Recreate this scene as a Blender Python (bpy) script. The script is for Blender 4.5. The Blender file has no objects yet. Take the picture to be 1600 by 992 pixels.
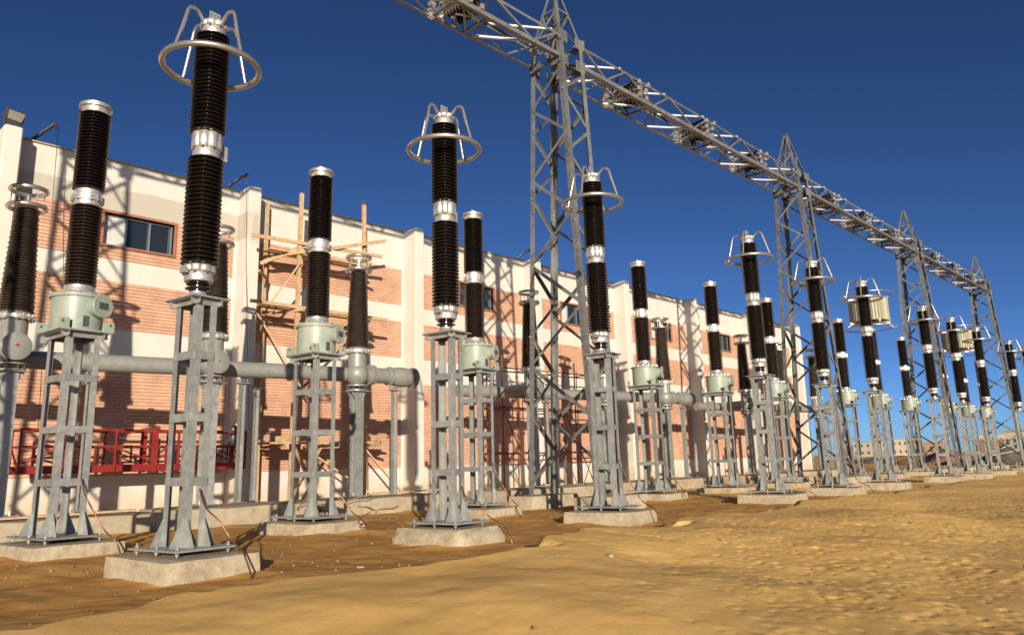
import bpy, math, random
import numpy as np
from mathutils import Vector, Matrix
random.seed(7); np.random.seed(7)
scn = bpy.context.scene
col = scn.collection

# ---------------------------------------------------------------- camera
CAM_F, CAM_CY, PITCH, ROLL, YAW = 1205.84, 466.24, 0.2107, -0.0272, 0.8117
CAM_Z = 1.30
def camera():
    cd = bpy.data.cameras.new('camera'); co = bpy.data.objects.new('camera', cd); col.objects.link(co)
    F = Vector((math.sin(YAW)*math.cos(PITCH), math.cos(YAW)*math.cos(PITCH), math.sin(PITCH)))
    R = Vector((math.cos(YAW), -math.sin(YAW), 0)); U = R.cross(F)
    R2 = R*math.cos(ROLL)+U*math.sin(ROLL); U2 = -R*math.sin(ROLL)+U*math.cos(ROLL)
    m = Matrix((R2, U2, -F)).transposed().to_4x4(); m.translation = (0, 0, CAM_Z)
    co.matrix_world = m
    cd.sensor_fit = 'HORIZONTAL'; cd.sensor_width = 36.0; cd.lens = CAM_F/1600*36.0
    cd.shift_y = (CAM_CY-496)/1600; cd.clip_start = 0.05; cd.clip_end = 6000
    scn.camera = co
camera()

# ---------------------------------------------------------------- sky, sun, exposure
SUN_AZ = math.radians(37.0)     # light travels this far from +Y towards +X
SUN_EL = math.radians(10.0)
world = bpy.data.worlds.new('World'); scn.world = world; world.use_nodes = True
wn = world.node_tree.nodes; wl = world.node_tree.links
for n in list(wn): wn.remove(n)
sky = wn.new('ShaderNodeTexSky'); sky.sky_type = 'NISHITA'; sky.sun_disc = False
sky.sun_elevation = SUN_EL; sky.sun_rotation = SUN_AZ + math.pi
sky.altitude = 0; sky.air_density = 0.42; sky.dust_density = 0.35; sky.ozone_density = 2.9
bg = wn.new('ShaderNodeBackground'); bg.inputs['Strength'].default_value = 0.05
wo = wn.new('ShaderNodeOutputWorld')
gm = wn.new('ShaderNodeGamma'); gm.inputs[1].default_value = 1.25      # the camera's contrast in the sky
wl.new(sky.outputs[0], gm.inputs[0]); wl.new(gm.outputs[0], bg.inputs[0]); wl.new(bg.outputs[0], wo.inputs[0])
sd = bpy.data.lights.new('sun', 'SUN'); so = bpy.data.objects.new('sun', sd); col.objects.link(so)
sd.energy = 5.0; sd.angle = math.radians(0.53); sd.color = (1.0, 0.865, 0.675)
Ldir = Vector((math.sin(SUN_AZ)*math.cos(SUN_EL), math.cos(SUN_AZ)*math.cos(SUN_EL), -math.sin(SUN_EL)))
so.rotation_euler = Ldir.to_track_quat('-Z', 'Y').to_euler(); so.location = (-20, -25, 20)
vs = scn.view_settings
vs.view_transform = 'Standard'; vs.look = 'None'; vs.exposure = 0.53; vs.gamma = 1.0; vs.use_curve_mapping = False

# ---------------------------------------------------------------- materials
def mat(name, c, rough=0.6, metal=0.0, var=0.12, scale=6.0, bump=0.0, bscale=40.0, spec=0.5, coat=0.0,
        c2=None, mix_scale=None, mix_lo=0.45, mix_hi=0.6, island=0.0, rvar=0.0, orand=0.0, dust=0.0):
    m = bpy.data.materials.new(name); m.use_nodes = True
    nt = m.node_tree; N = nt.nodes; L = nt.links
    b = N['Principled BSDF']
    b.inputs['Roughness'].default_value = rough; b.inputs['Metallic'].default_value = metal
    b.inputs['Specular IOR Level'].default_value = spec
    b.inputs['Coat Weight'].default_value = coat; b.inputs['Coat Roughness'].default_value = 0.08
    tc = N.new('ShaderNodeTexCoord')
    geo = N.new('ShaderNodeNewGeometry')
    ns = N.new('ShaderNodeTexNoise'); ns.inputs['Scale'].default_value = scale
    ns.inputs['Detail'].default_value = 6; ns.inputs['Roughness'].default_value = 0.65
    L.new(geo.outputs['Position'], ns.inputs['Vector'])
    mp = N.new('ShaderNodeMapRange'); mp.inputs[1].default_value = 0.3; mp.inputs[2].default_value = 0.7
    mp.inputs[3].default_value = 1-var; mp.inputs[4].default_value = 1+var
    L.new(ns.outputs['Fac'], mp.inputs[0])
    base = N.new('ShaderNodeRGB'); base.outputs[0].default_value = (*c, 1); cur = base.outputs[0]
    if c2 is not None:
        n2 = N.new('ShaderNodeTexNoise'); n2.inputs['Scale'].default_value = mix_scale or 1.0
        n2.inputs['Detail'].default_value = 8; n2.inputs['Roughness'].default_value = 0.7
        L.new(geo.outputs['Position'], n2.inputs['Vector'])
        r2 = N.new('ShaderNodeMapRange'); r2.inputs[1].default_value = mix_lo; r2.inputs[2].default_value = mix_hi
        L.new(n2.outputs['Fac'], r2.inputs[0])
        mx = N.new('ShaderNodeMix'); mx.data_type = 'RGBA'
        L.new(r2.outputs[0], mx.inputs[0]); L.new(cur, mx.inputs[6]); mx.inputs[7].default_value = (*c2, 1)
        cur = mx.outputs[2]
    mul = N.new('ShaderNodeVectorMath'); mul.operation = 'SCALE'
    L.new(cur, mul.inputs[0])
    if island:
        ri = N.new('ShaderNodeMapRange'); ri.inputs[3].default_value = 1-island; ri.inputs[4].default_value = 1+island
        L.new(geo.outputs['Random Per Island'], ri.inputs[0])
        mm = N.new('ShaderNodeMath'); mm.operation = 'MULTIPLY'
        L.new(mp.outputs[0], mm.inputs[0]); L.new(ri.outputs[0], mm.inputs[1]); L.new(mm.outputs[0], mul.inputs['Scale'])
    else:
        L.new(mp.outputs[0], mul.inputs['Scale'])
    fin = mul.outputs[0]
    if orand:
        oi = N.new('ShaderNodeObjectInfo'); ro = N.new('ShaderNodeMapRange'); ro.inputs[3].default_value = 1-orand; ro.inputs[4].default_value = 1+orand
        L.new(oi.outputs['Random'], ro.inputs[0]); m2 = N.new('ShaderNodeVectorMath'); m2.operation = 'SCALE'
        L.new(fin, m2.inputs[0]); L.new(ro.outputs[0], m2.inputs['Scale']); fin = m2.outputs[0]
    if dust:        # desert dust settled on upward faces
        sx = N.new('ShaderNodeSeparateXYZ'); L.new(geo.outputs['Normal'], sx.inputs[0])
        dr = N.new('ShaderNodeMapRange'); dr.inputs[1].default_value = .1; dr.inputs[2].default_value = .9; dr.inputs[4].default_value = dust
        L.new(sx.outputs[2], dr.inputs[0])
        dn = N.new('ShaderNodeMath'); dn.operation = 'MULTIPLY'; L.new(dr.outputs[0], dn.inputs[0]); L.new(ns.outputs['Fac'], dn.inputs[1])
        dm = N.new('ShaderNodeMix'); dm.data_type = 'RGBA'; L.new(dn.outputs[0], dm.inputs[0]); L.new(fin, dm.inputs[6]); dm.inputs[7].default_value = (.36, .26, .16, 1)
        fin = dm.outputs[2]
    L.new(fin, b.inputs['Base Color'])
    if rvar:
        rr = N.new('ShaderNodeMapRange'); rr.inputs[1].default_value = 0.3; rr.inputs[2].default_value = 0.7
        rr.inputs[3].default_value = rough-rvar; rr.inputs[4].default_value = rough+rvar
        L.new(ns.outputs['Fac'], rr.inputs[0]); L.new(rr.outputs[0], b.inputs['Roughness'])
    if bump:
        nb = N.new('ShaderNodeTexNoise'); nb.inputs['Scale'].default_value = bscale
        nb.inputs['Detail'].default_value = 5
        L.new(geo.outputs['Position'], nb.inputs['Vector'])
        bp = N.new('ShaderNodeBump'); bp.inputs['Strength'].default_value = 1.0; bp.inputs['Distance'].default_value = bump
        L.new(nb.outputs['Fac'], bp.inputs['Height']); L.new(bp.outputs[0], b.inputs['Normal'])
    return m

M = {}
M['galv'] = mat('galvanised steel', (.28, .29, .277), .45, .35, .2, 9, .0006, 60, c2=(.235, .243, .235), mix_scale=2.2, rvar=.1, orand=.14)
M['galv_tower'] = mat('weathered galvanised angle', (.205, .21, .205), .44, .4, .2, 5, .0005, 40, c2=(.155, .158, .154), mix_scale=1.6, rvar=.08, orand=.16)
M['galv_sunlit'] = mat('sunlit galvanised angle', (.46, .47, .46), .35, .25, .08, 6)  # paler copy of the tower steel, sun glint painted into its base colour
M['alu'] = mat('cast aluminium', (.66, .64, .59), .38, .75, .1, 12, .0008, 90, rvar=.08)
M['ring'] = mat('brushed ring tube', (.50, .475, .44), .3, .8, .1, 8)
M['glaze'] = mat('brown porcelain glaze', (.008, .0062, .0065), .13, 0, .25, 10, spec=.5, coat=.0, dust=.06)
M['glaze_warm'] = mat('red brown porcelain glaze', (.016, .0105, .0098), .16, 0, .25, 10, spec=.5, coat=.0, dust=.10)
M['glaze_dusty'] = mat('dusty brown porcelain', (.058, .046, .039), .36, 0, .25, 8, spec=.4, coat=.0, c2=(.034, .025, .021), mix_scale=4, dust=.2)
M['green'] = mat('grey green enamel', (.245, .295, .255), .4, 0, .1, 7, spec=.45, coat=.0, c2=(.29, .305, .245), mix_scale=2.6, rvar=.08, dust=.5, orand=.06)
M['greypaint'] = mat('duct grey paint', (.225, .228, .213), .40, .1, .12, 5, spec=.5)
M['dark'] = mat('dark plate', (.06, .065, .07), .45, 0, .1, 10)
M['steeldark'] = mat('dark steel', (.09, .09, .09), .5, .5, .2, 10)
M['concrete'] = mat('plinth concrete', (.37, .315, .225), .92, 0, .22, 9, .006, 45, spec=.2, c2=(.27, .215, .145), mix_scale=2.4, mix_lo=.47, mix_hi=.66)
M['slab'] = mat('slab concrete', (.33, .285, .21), .93, 0, .16, 5, .005, 35, spec=.2, c2=(.30, .24, .16), mix_scale=1.6)
M['copper'] = mat('copper strand', (.19, .09, .05), .42, .6, .2, 20)
M['red'] = mat('red paint', (.20, .014, .012), .5, 0, .28, 5, spec=.45, c2=(.17, .04, .03), mix_scale=5, mix_lo=.55, mix_hi=.7)
M['wood'] = mat('raw timber', (.44, .305, .175), .8, 0, .22, 9, .0015, 60, spec=.2, c2=(.38, .25, .14), mix_scale=3, island=.12)
M['rust'] = mat('rusty scaffold tube', (.20, .075, .045), .7, .2, .25, 12)
M['frame'] = mat('window frame', (.30, .12, .075), .5, 0, .1, 6)
M['alframe'] = mat('blue grey window sash', (.16, .22, .27), .4, .3, .08, 6)
M['glass'] = mat('window glass', (.016, .02, .024), .06, 0, .05, 3, spec=.9)
M['shutter'] = mat('pale blind slats', (.52, .53, .52), .6, 0, .08, 6)
M['reddot'] = mat('red phase dot', (.32, .03, .02), .4, 0, .05, 6)
M['greendot'] = mat('green phase dot', (.03, .25, .10), .4, 0, .05, 6)
M['yellowdot'] = mat('yellow phase dot', (.55, .40, .03), .4, 0, .05, 6)
M['trap'] = mat('line trap fibreglass', (.25, .23, .145), .45, 0, .1, 6, spec=.5)
M['house'] = mat('far house plaster', (.38, .33, .265), .85, 0, .1, .6)
M['houseb'] = mat('far house brick', (.27, .17, .11), .85, 0, .15, .8)
M['earth'] = mat('reddish earth', (.36, .19, .10), .95, 0, .2, .6, .05, 2, spec=.1)
M['scrap'] = mat('dark scrap', (.11, .09, .07), .8, 0, .4, 2)
M['leaf'] = mat('dark dry foliage', (.045, .055, .025), .8, 0, .4, 3)

def wall_material():
    m = mat('cream plaster', (.525, .51, .465), .88, 0, .05, 1.3, .0018, 55, spec=.25)
    nt = m.node_tree; N = nt.nodes; L = nt.links
    b = N['Principled BSDF']; src = b.inputs['Base Color'].links[0].from_socket
    geo = N.new('ShaderNodeNewGeometry')
    ns = N.new('ShaderNodeTexNoise'); ns.inputs['Scale'].default_value = 1.1; ns.inputs['Detail'].default_value = 5
    L.new(geo.outputs['Position'], ns.inputs['Vector'])
    ad = N.new('ShaderNodeVectorMath'); ad.operation = 'MULTIPLY_ADD'
    ad.inputs[1].default_value = (.35, .35, .35); L.new(ns.outputs['Color'], ad.inputs[0]); L.new(geo.outputs['Position'], ad.inputs[2])
    sp = N.new('ShaderNodeSeparateXYZ'); L.new(ad.outputs[0], sp.inputs[0])
    def band(sock, lo, hi, soft=.03):
        a = N.new('ShaderNodeMapRange'); a.inputs[1].default_value = lo-soft; a.inputs[2].default_value = lo+soft; L.new(sock, a.inputs[0])
        c = N.new('ShaderNodeMapRange'); c.inputs[1].default_value = hi-soft; c.inputs[2].default_value = hi+soft
        c.inputs[3].default_value = 1; c.inputs[4].default_value = 0; L.new(sock, c.inputs[0])
        mu = N.new('ShaderNodeMath'); mu.operation = 'MULTIPLY'; L.new(a.outputs[0], mu.inputs[0]); L.new(c.outputs[0], mu.inputs[1]); return mu.outputs[0]
    def AND(a, c):
        mu = N.new('ShaderNodeMath'); mu.operation = 'MULTIPLY'; L.new(a, mu.inputs[0]); L.new(c, mu.inputs[1]); return mu.outputs[0]
    def OR(a, c):
        mu = N.new('ShaderNodeMath'); mu.operation = 'MAXIMUM'; L.new(a, mu.inputs[0]); L.new(c, mu.inputs[1]); return mu.outputs[0]
    X, Y, Z = sp.outputs[0], sp.outputs[1], sp.outputs[2]
    # unpainted cement: a strip above the bricks of the first bay and a patch on the second pier
    p1 = AND(band(X, 5.3, 11.95), band(Z, 9.0, 9.88))
    p2 = AND(band(X, 12.0, 12.35), band(Z, 8.85, 9.85, .12))
    msk = OR(p1, p2)
    mx = N.new('ShaderNodeMix'); mx.data_type = 'RGBA'
    sc = N.new('ShaderNodeMath'); sc.operation = 'MULTIPLY'; sc.inputs[1].default_value = .75; L.new(msk, sc.inputs[0])
    L.new(sc.outputs[0], mx.inputs[0]); L.new(src, mx.inputs[6]); mx.inputs[7].default_value = (.36, .325, .275, 1)
    # faint vertical dirt streaks
    st = N.new('ShaderNodeTexNoise'); st.inputs['Scale'].default_value = 1.0; st.inputs['Detail'].default_value = 6
    mpn = N.new('ShaderNodeMapping'); mpn.inputs['Scale'].default_value = (3.0, 3.0, .22)
    L.new(geo.outputs['Position'], mpn.inputs[0]); L.new(mpn.outputs[0], st.inputs['Vector'])
    sr = N.new('ShaderNodeMapRange'); sr.inputs[1].default_value = .5; sr.inputs[2].default_value = .75; sr.inputs[4].default_value = .42
    L.new(st.outputs['Fac'], sr.inputs[0])
    mx2 = N.new('ShaderNodeMix'); mx2.data_type = 'RGBA'
    L.new(sr.outputs[0], mx2.inputs[0]); L.new(mx.outputs[2], mx2.inputs[6]); mx2.inputs[7].default_value = (.55, .46, .35, 1)
    # soil splashed up from the ground, uneven upper edge
    sp2 = N.new('ShaderNodeTexNoise'); sp2.inputs['Scale'].default_value = 2.6; sp2.inputs['Detail'].default_value = 7
    L.new(geo.outputs['Position'], sp2.inputs['Vector'])
    z0 = N.new('ShaderNodeSeparateXYZ'); L.new(geo.outputs['Position'], z0.inputs[0])
    zz = N.new('ShaderNodeMath'); zz.operation = 'MULTIPLY_ADD'; zz.inputs[1].default_value = -1.6; L.new(sp2.outputs['Fac'], zz.inputs[0]); L.new(z0.outputs[2], zz.inputs[2])
    zr = N.new('ShaderNodeMapRange'); zr.inputs[1].default_value = -.55; zr.inputs[2].default_value = .25; zr.inputs[3].default_value = .55; zr.inputs[4].default_value = 0
    L.new(zz.outputs[0], zr.inputs[0])
    mx3 = N.new('ShaderNodeMix'); mx3.data_type = 'RGBA'
    L.new(zr.outputs[0], mx3.inputs[0]); L.new(mx2.outputs[2], mx3.inputs[6]); mx3.inputs[7].default_value = (.42, .31, .18, 1)
    L.new(mx3.outputs[2], b.inputs['Base Color'])
    return m
M['wall'] = wall_material()
M['brick'] = mat('clay facing brick', (.54, .315, .21), .85, 0, .14, 2.0, .002, 60, spec=.2, c2=(.47, .27, .185), mix_scale=.9, island=.08)
M['mortar'] = mat('dark mortar', (.31, .195, .145), .95, 0, .15, 8)

# ---------------------------------------------------------------- mesh helpers
def V(*a): return Vector(a)
class MB:
    def __init__(s): s.v = []; s.f = []
    def add(s, vs, fs):
        o = len(s.v); s.v += [tuple(v) for v in vs]; s.f += [tuple(i+o for i in f) for f in fs]; return s
    def box(s, c, d, rz=0.0):
        cx, cy, cz = c; x, y, z = d[0]/2, d[1]/2, d[2]/2; cr, sr = math.cos(rz), math.sin(rz)
        vs = []
        for k in (-z, z):
            for (i, j) in ((-x, -y), (x, -y), (x, y), (-x, y)):
                vs.append((cx+i*cr-j*sr, cy+i*sr+j*cr, cz+k))
        return s.add(vs, [(3, 2, 1, 0), (4, 5, 6, 7), (0, 1, 5, 4), (1, 2, 6, 5), (2, 3, 7, 6), (3, 0, 4, 7)])
    def prism(s, prof, P, Q, u, v):
        """extrude a 2D profile (along u, v) from P to Q"""
        n = len(prof); vs = [P+u*a+v*b for a, b in prof]+[Q+u*a+v*b for a, b in prof]
        area = sum(prof[i][0]*prof[(i+1) % n][1]-prof[(i+1) % n][0]*prof[i][1] for i in range(n))
        flip = (area > 0) == ((Q-P).dot(u.cross(v)) > 0)
        fs = [(i, (i+1) % n, n+(i+1) % n, n+i) for i in range(n)]+[tuple(range(n))[::-1], tuple(range(n, 2*n))]
        if not flip: fs = [f[::-1] for f in fs]
        return s.add(vs, fs)
    def bar(s, P, Q, w, h, up=Vector((0, 0, 1))):
        P = Vector(P); Q = Vector(Q); d = (Q-P).normalized(); up = Vector(up)
        if abs(d.dot(up)) > .98: up = Vector((0, 1, 0))
        u = d.cross(up).normalized(); v = u.cross(d).normalized()
        return s.prism([(-w/2, -h/2), (w/2, -h/2), (w/2, h/2), (-w/2, h/2)], P, Q, u, v)
    def angle(s, P, Q, a, t, u, v):
        """L section with its heel on the line P-Q and flanges towards u and v"""
        P = Vector(P); Q = Vector(Q); d = (Q-P).normalized(); u = Vector(u); v = Vector(v)
        u = (u-d*u.dot(d)).normalized(); v = (v-d*v.dot(d)-u*v.dot(u)).normalized()
        return s.prism([(0, 0), (a, 0), (a, t), (t, t), (t, a), (0, a)], P, Q, u, v)
    def tube(s, pts, r, n=8, closed=False, caps=True):
        pts = [Vector(p) for p in pts]; m = len(pts); vs = []; fs = []
        up = None
        for i, p in enumerate(pts):
            if closed: d = (pts[(i+1) % m]-pts[i-1]).normalized()
            else: d = (pts[min(i+1, m-1)]-pts[max(i-1, 0)]).normalized()
            if up is None:
                up = Vector((0, 0, 1)) if abs(d.z) < .9 else Vector((1, 0, 0))
            u = (up-d*up.dot(d)).normalized(); w = d.cross(u); up = u
            rr = r[i] if isinstance(r, (list, tuple)) else r
            vs += [p+u*(rr*math.cos(2*math.pi*k/n))+w*(rr*math.sin(2*math.pi*k/n)) for k in range(n)]
        for i in range(m if closed else m-1):
            a = i*n; b = ((i+1) % m)*n
            fs += [(a+k, a+(k+1) % n, b+(k+1) % n, b+k) for k in range(n)]
        if caps and not closed:
            fs += [tuple(range(n))[::-1], tuple(range((m-1)*n, m*n))]
        return s.add(vs, fs)
    def lathe(s, prof, n=24, c=(0, 0, 0), axis='z'):
        """revolve (r, z) profile, closed by caps at both ends"""
        vs = []; m = len(prof)
        for r, z in prof:
            for k in range(n):
                a = 2*math.pi*k/n; x, y = r*math.cos(a), r*math.sin(a)
                if axis == 'z': p = (x, y, z)
                elif axis == 'x': p = (z, x, y)
                else: p = (y, z, x)
                vs.append((p[0]+c[0], p[1]+c[1], p[2]+c[2]))
        fs = []
        for i in range(m-1):
            fs += [(i*n+k, i*n+(k+1) % n, (i+1)*n+(k+1) % n, (i+1)*n+k) for k in range(n)]
        fs += [tuple(range(n))[::-1], tuple(range((m-1)*n, m*n))]
        return s.add(vs, fs)
    def lobed(s, r, amp, k, z0, z1, n=48, bev=.012):
        ring = lambda q, z: [((q+amp*math.copysign(abs(math.cos(k*a/2))**.6, 1))*math.cos(a), (q+amp*abs(math.cos(k*a/2))**.6)*math.sin(a), z) for a in [2*math.pi*i/n for i in range(n)]]
        L = [ring(r-bev, z0), ring(r, z0+bev), ring(r, z1-bev), ring(r-bev, z1)]
        vs = sum(L, []); fs = []
        for i in range(3): fs += [(i*n+j, i*n+(j+1) % n, (i+1)*n+(j+1) % n, (i+1)*n+j) for j in range(n)]
        fs += [tuple(range(n))[::-1], tuple(range(3*n, 4*n))]
        return s.add(vs, fs)
    def mesh(s, name, m, smooth=None):
        me = bpy.data.meshes.new(name); me.from_pydata(s.v, [], s.f); me.update()
        if m is not None: me.materials.append(M[m] if isinstance(m, str) else m)
        if smooth:
            me.polygons.foreach_set('use_smooth', [True]*len(me.polygons)); me.set_sharp_from_angle(angle=math.radians(smooth))
        return me
def obj(name, mb, m, parent=None, smooth=None, loc=None, kind=None):
    me = mb.mesh(name, m, smooth) if isinstance(mb, MB) else mb
    o = bpy.data.objects.new(name, me); col.objects.link(o)
    if parent is not None: o.parent = parent
    if loc is not None: o.location = loc
    if kind: o['kind'] = kind
    return o
def tag(o, label, cat, group=None):
    o['label'] = label; o['category'] = cat; o['kind'] = 'thing'
    if group: o['group'] = group
    return o
def thing(name, label, cat, loc=(0, 0, 0), rz=0.0, group=None):
    o = bpy.data.objects.new(name, None); col.objects.link(o); o.empty_display_size = .2
    o.location = loc; o.rotation_euler = (0, 0, rz)
    return tag(o, label, cat, group)
CH = {}
def kids(o):
    return [c for c in bpy.data.objects if c.parent == o]
def snapshot(o):
    """list of (object, [sub parts]) to copy later"""
    return [(c, kids(c)) for c in kids(o)]
def copy_thing(src, snap, label, loc, rz=None, group=None):
    r = src.copy(); col.objects.link(r); r.location = loc; r['label'] = label
    if rz is not None: r.rotation_euler = (random.uniform(-.005, .005), random.uniform(-.005, .005), rz)
    if group: r['group'] = group
    for c, subs in snap:
        d = c.copy(); col.objects.link(d); d.parent = r
        for g in subs:
            e = g.copy(); col.objects.link(e); e.parent = d
    return r
ORD = ['first', 'second', 'third', 'fourth', 'fifth', 'sixth', 'seventh', 'eighth', 'ninth', 'tenth', 'eleventh', 'twelfth']

BAY = 16.0
YA, YB, YC, YT = 9.83, 13.40, 18.44, 13.34
XA = [4.345+4.36*(i % 3)+BAY*(i//3) for i in range(12)]
XB = [3.985+4.39*(i % 3)+BAY*(i//3) for i in range(12)]
XC = [4.315+4.294*(i % 3)+BAY*(i//3) for i in range(9)]
XTW = [-.6]+[16.29+BAY*i for i in range(4)]
PH = math.radians(6.0)

# ---------------------------------------------------------------- ground
TAB = {}
def vnoise(x, y, sc, seed):
    """smooth value noise"""
    if seed not in TAB: TAB[seed] = np.random.RandomState(seed).rand(256, 256)
    T = TAB[seed]
    u = x/sc; v = y/sc; i = np.floor(u).astype(int); j = np.floor(v).astype(int)
    fu = u-i; fv = v-j; fu = fu*fu*(3-2*fu); fv = fv*fv*(3-2*fv)
    a = T[i % 256, j % 256]; b = T[(i+1) % 256, j % 256]; c = T[i % 256, (j+1) % 256]; d = T[(i+1) % 256, (j+1) % 256]
    return (a*(1-fu)+b*fu)*(1-fv)+(c*(1-fu)+d*fu)*fv-.5
BND = np.array([(-60, 7.0), (-2, 7.1), (1.9, 7.35), (3.0, 7.65), (4.25, 7.72), (5.3, 7.55), (6.0, 7.3), (6.9, 6.75), (7.5, 6.75), (8.1, 7.25), (9.2, 7.85),
                (10.0, 7.45), (10.6, 6.9), (11.2, 7.2), (12.0, 7.9), (13.5, 8.15), (15.5, 8.0), (17.5, 8.2), (20, 8.0), (24, 8.3), (28, 8.6), (34, 9.0), (40, 9.5), (60, 12), (90, 20), (400, 60)])
def bnd(x): return np.interp(x, BND[:, 0], BND[:, 1])
def ground_z(X, Y):
    z = np.interp(Y, [0, 6, 9, 11, 13, 16, 18, 24, 60], [.03, .06, .05, .07, .12, .10, .08, .1, .1])
    d = bnd(X)-Y + .6*vnoise(X, Y, .9, 3) + .4*vnoise(X, Y, .4, 4) + .16*vnoise(X, Y, .16, 13)
    # piled sand: rises from the boundary towards the camera, then falls away gently
    pile = np.clip(d/.5, 0, 1); pile = pile*pile*(3-2*pile)
    fall = np.clip(1-np.clip(d-.5, 0, None)/4.5, 0, 1)
    amp = np.interp(X, [-5, 2, 5, 7.2, 9.3, 11, 14, 18, 26, 40, 70], [.14, .16, .20, .24, .27, .20, .22, .2, .16, .08, .0])
    near = np.exp(-((X-8)/60)**2)
    z = z + pile*amp*fall
    z = z + pile*near*(.20*vnoise(X, Y, 2.6, 5)+.055*vnoise(X, Y, 1.0, 6)+.010*vnoise(X, Y, .35, 7))
    z = z + (1-pile)*near*(.05*vnoise(X, Y, 1.1, 8)+.028*vnoise(X, Y, .4, 9)+.016*vnoise(X, Y, .17, 10))
    return z, pile
def gz(x, y):
    z, _ = ground_z(np.array([float(x)]), np.array([float(y)])); return float(z[0])
def grade(segs):
    out = []
    for a, b, h0, h1 in segs:
        t = a
        while t < b-1e-6:
            out.append(t); k = (t-a)/(b-a); t += h0*(h1/h0)**k
    out.append(segs[-1][1]); return np.array(out)
def build_ground():
    xs = np.concatenate([-grade([(2.0, 30, .25, 3), (30, 600, 3, 90)])[::-1][:-1], grade([(-2.0, 1.2, .25, .05), (1.2, 14, .033, .033), (14, 30, .04, .14), (30, 90, .2, 3), (90, 2500, 4, 200)])])
    ys = np.concatenate([-grade([(0.0, 20, .2, 3), (20, 1500, 4, 150)])[::-1][:-1], grade([(0.0, 1.0, .1, .05), (1.0, 9.6, .033, .033), (9.6, 24, .06, .5), (24, 90, .8, 5), (90, 2500, 6, 200)])])
    X, Y = np.meshgrid(xs, ys, indexing='ij')
    Z, pile = ground_z(X, Y)
    # trampled sand: shallow footprints, denser to the right
    rs = np.random.RandomState(21)
    n = 0
    while n < 9000:
        x = rs.uniform(1.2, 26); y = rs.uniform(.6, 8.3)
        b = float(bnd(np.array([x]))[0])
        if y > b-.8: continue
        right = np.clip((x*.72-y*.69-.2)/3.2, 0, 1)          # right of the view axis
        if rs.rand() > .10+.9*right: continue
        n += 1
        L = rs.uniform(.035, .085); W = L*rs.uniform(.45, .75); a = rs.normal(.75, .6)
        dep = rs.uniform(.003, .017)*(.25+.75*right)
        i0, i1 = np.searchsorted(xs, [x-2.4*L, x+2.4*L]); j0, j1 = np.searchsorted(ys, [y-2.4*L, y+2.4*L])
        if i1-i0 < 2 or j1-j0 < 2: continue
        dx = X[i0:i1, j0:j1]-x; dy = Y[i0:i1, j0:j1]-y
        u = (dx*math.cos(a)+dy*math.sin(a))/L; v = (-dx*math.sin(a)+dy*math.cos(a))/W
        r = u*u+v*v
        Z[i0:i1, j0:j1] += -dep*np.exp(-r*1.9)+dep*.16*np.exp(-(np.sqrt(r)-1.3)**2*5)
    # soil banked against the plinths
    for rx, ry, hx, hy, hh in [(x, YA, .61, .75, .03) for x in XA[:9]]+[(x, YB, .65, .81, .035) for x in XB[:9]]:
        i0, i1 = np.searchsorted(xs, [rx-2, rx+2]); j0, j1 = np.searchsorted(ys, [ry-2, ry+2])
        if i1-i0 < 2 or j1-j0 < 2: continue
        xx = X[i0:i1, j0:j1]; yy = Y[i0:i1, j0:j1]
        u = (xx-rx)*math.cos(PH)+(yy-ry)*math.sin(PH); v = -(xx-rx)*math.sin(PH)+(yy-ry)*math.cos(PH)
        dd = np.hypot(np.clip(np.abs(u)-hx, 0, None), np.clip(np.abs(v)-hy, 0, None))
        Z[i0:i1, j0:j1] += hh*(.35+1.3*(vnoise(xx, yy, .45, 14)+.5))*np.exp(-dd/.16)
    nx, ny = X.shape
    co = np.stack([X, Y, Z], -1).reshape(-1, 3)
    idx = np.arange(nx*ny).reshape(nx, ny)
    q = np.stack([idx[:-1, :-1], idx[1:, :-1], idx[1:, 1:], idx[:-1, 1:]], -1).reshape(-1, 4)
    me = bpy.data.meshes.new('ground')
    me.vertices.add(len(co)); me.vertices.foreach_set('co', co.astype(np.float32).ravel())
    me.loops.add(q.size); me.loops.foreach_set('vertex_index', q.astype(np.int32).ravel())
    me.polygons.add(len(q)); me.polygons.foreach_set('loop_start', np.arange(0, q.size, 4, dtype=np.int32))
    me.polygons.foreach_set('use_smooth', np.ones(len(q), dtype=bool))
    me.update(calc_edges=True); me.validate()
    # wet soil: where the piled dry sand is absent, out to the building side
    wet = (1-pile)*np.interp(X, [-50, 12, 18, 26, 34], [1, 1, .8, .45, .2])
    wet = wet*np.interp(Y, [10.5, 12.5, 15, 17], [1, .8, .55, .45])
    at = me.attributes.new('wet', 'FLOAT', 'POINT'); at.data.foreach_set('value', wet.astype(np.float32).ravel())
    m = bpy.data.materials.new('sand and soil'); m.use_nodes = True
    N = m.node_tree.nodes; L = m.node_tree.links; b = N['Principled BSDF']
    b.inputs['Roughness'].default_value = .95; b.inputs['Specular IOR Level'].default_value = .12
    geo = N.new('ShaderNodeNewGeometry'); a = N.new('ShaderNodeAttribute'); a.attribute_name = 'wet'
    def noise(s, d=6, ro=.6):
        t = N.new('ShaderNodeTexNoise'); t.inputs['Scale'].default_value = s; t.inputs['Detail'].default_value = d; t.inputs['Roughness'].default_value = ro
        L.new(geo.outputs['Position'], t.inputs['Vector']); return t.outputs['Fac']
    def rng(s, a0, a1, b0, b1):
        t = N.new('ShaderNodeMapRange'); t.inputs[1].default_value = a0; t.inputs[2].default_value = a1; t.inputs[3].default_value = b0; t.inputs[4].default_value = b1
        L.new(s, t.inputs[0]); return t.outputs[0]
    def math_(op, x, y):
        t = N.new('ShaderNodeMath'); t.operation = op
        for k, s in ((0, x), (1, y)):
            if isinstance(s, (int, float)): t.inputs[k].default_value = s
            else: L.new(s, t.inputs[k])
        return t.outputs[0]
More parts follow.
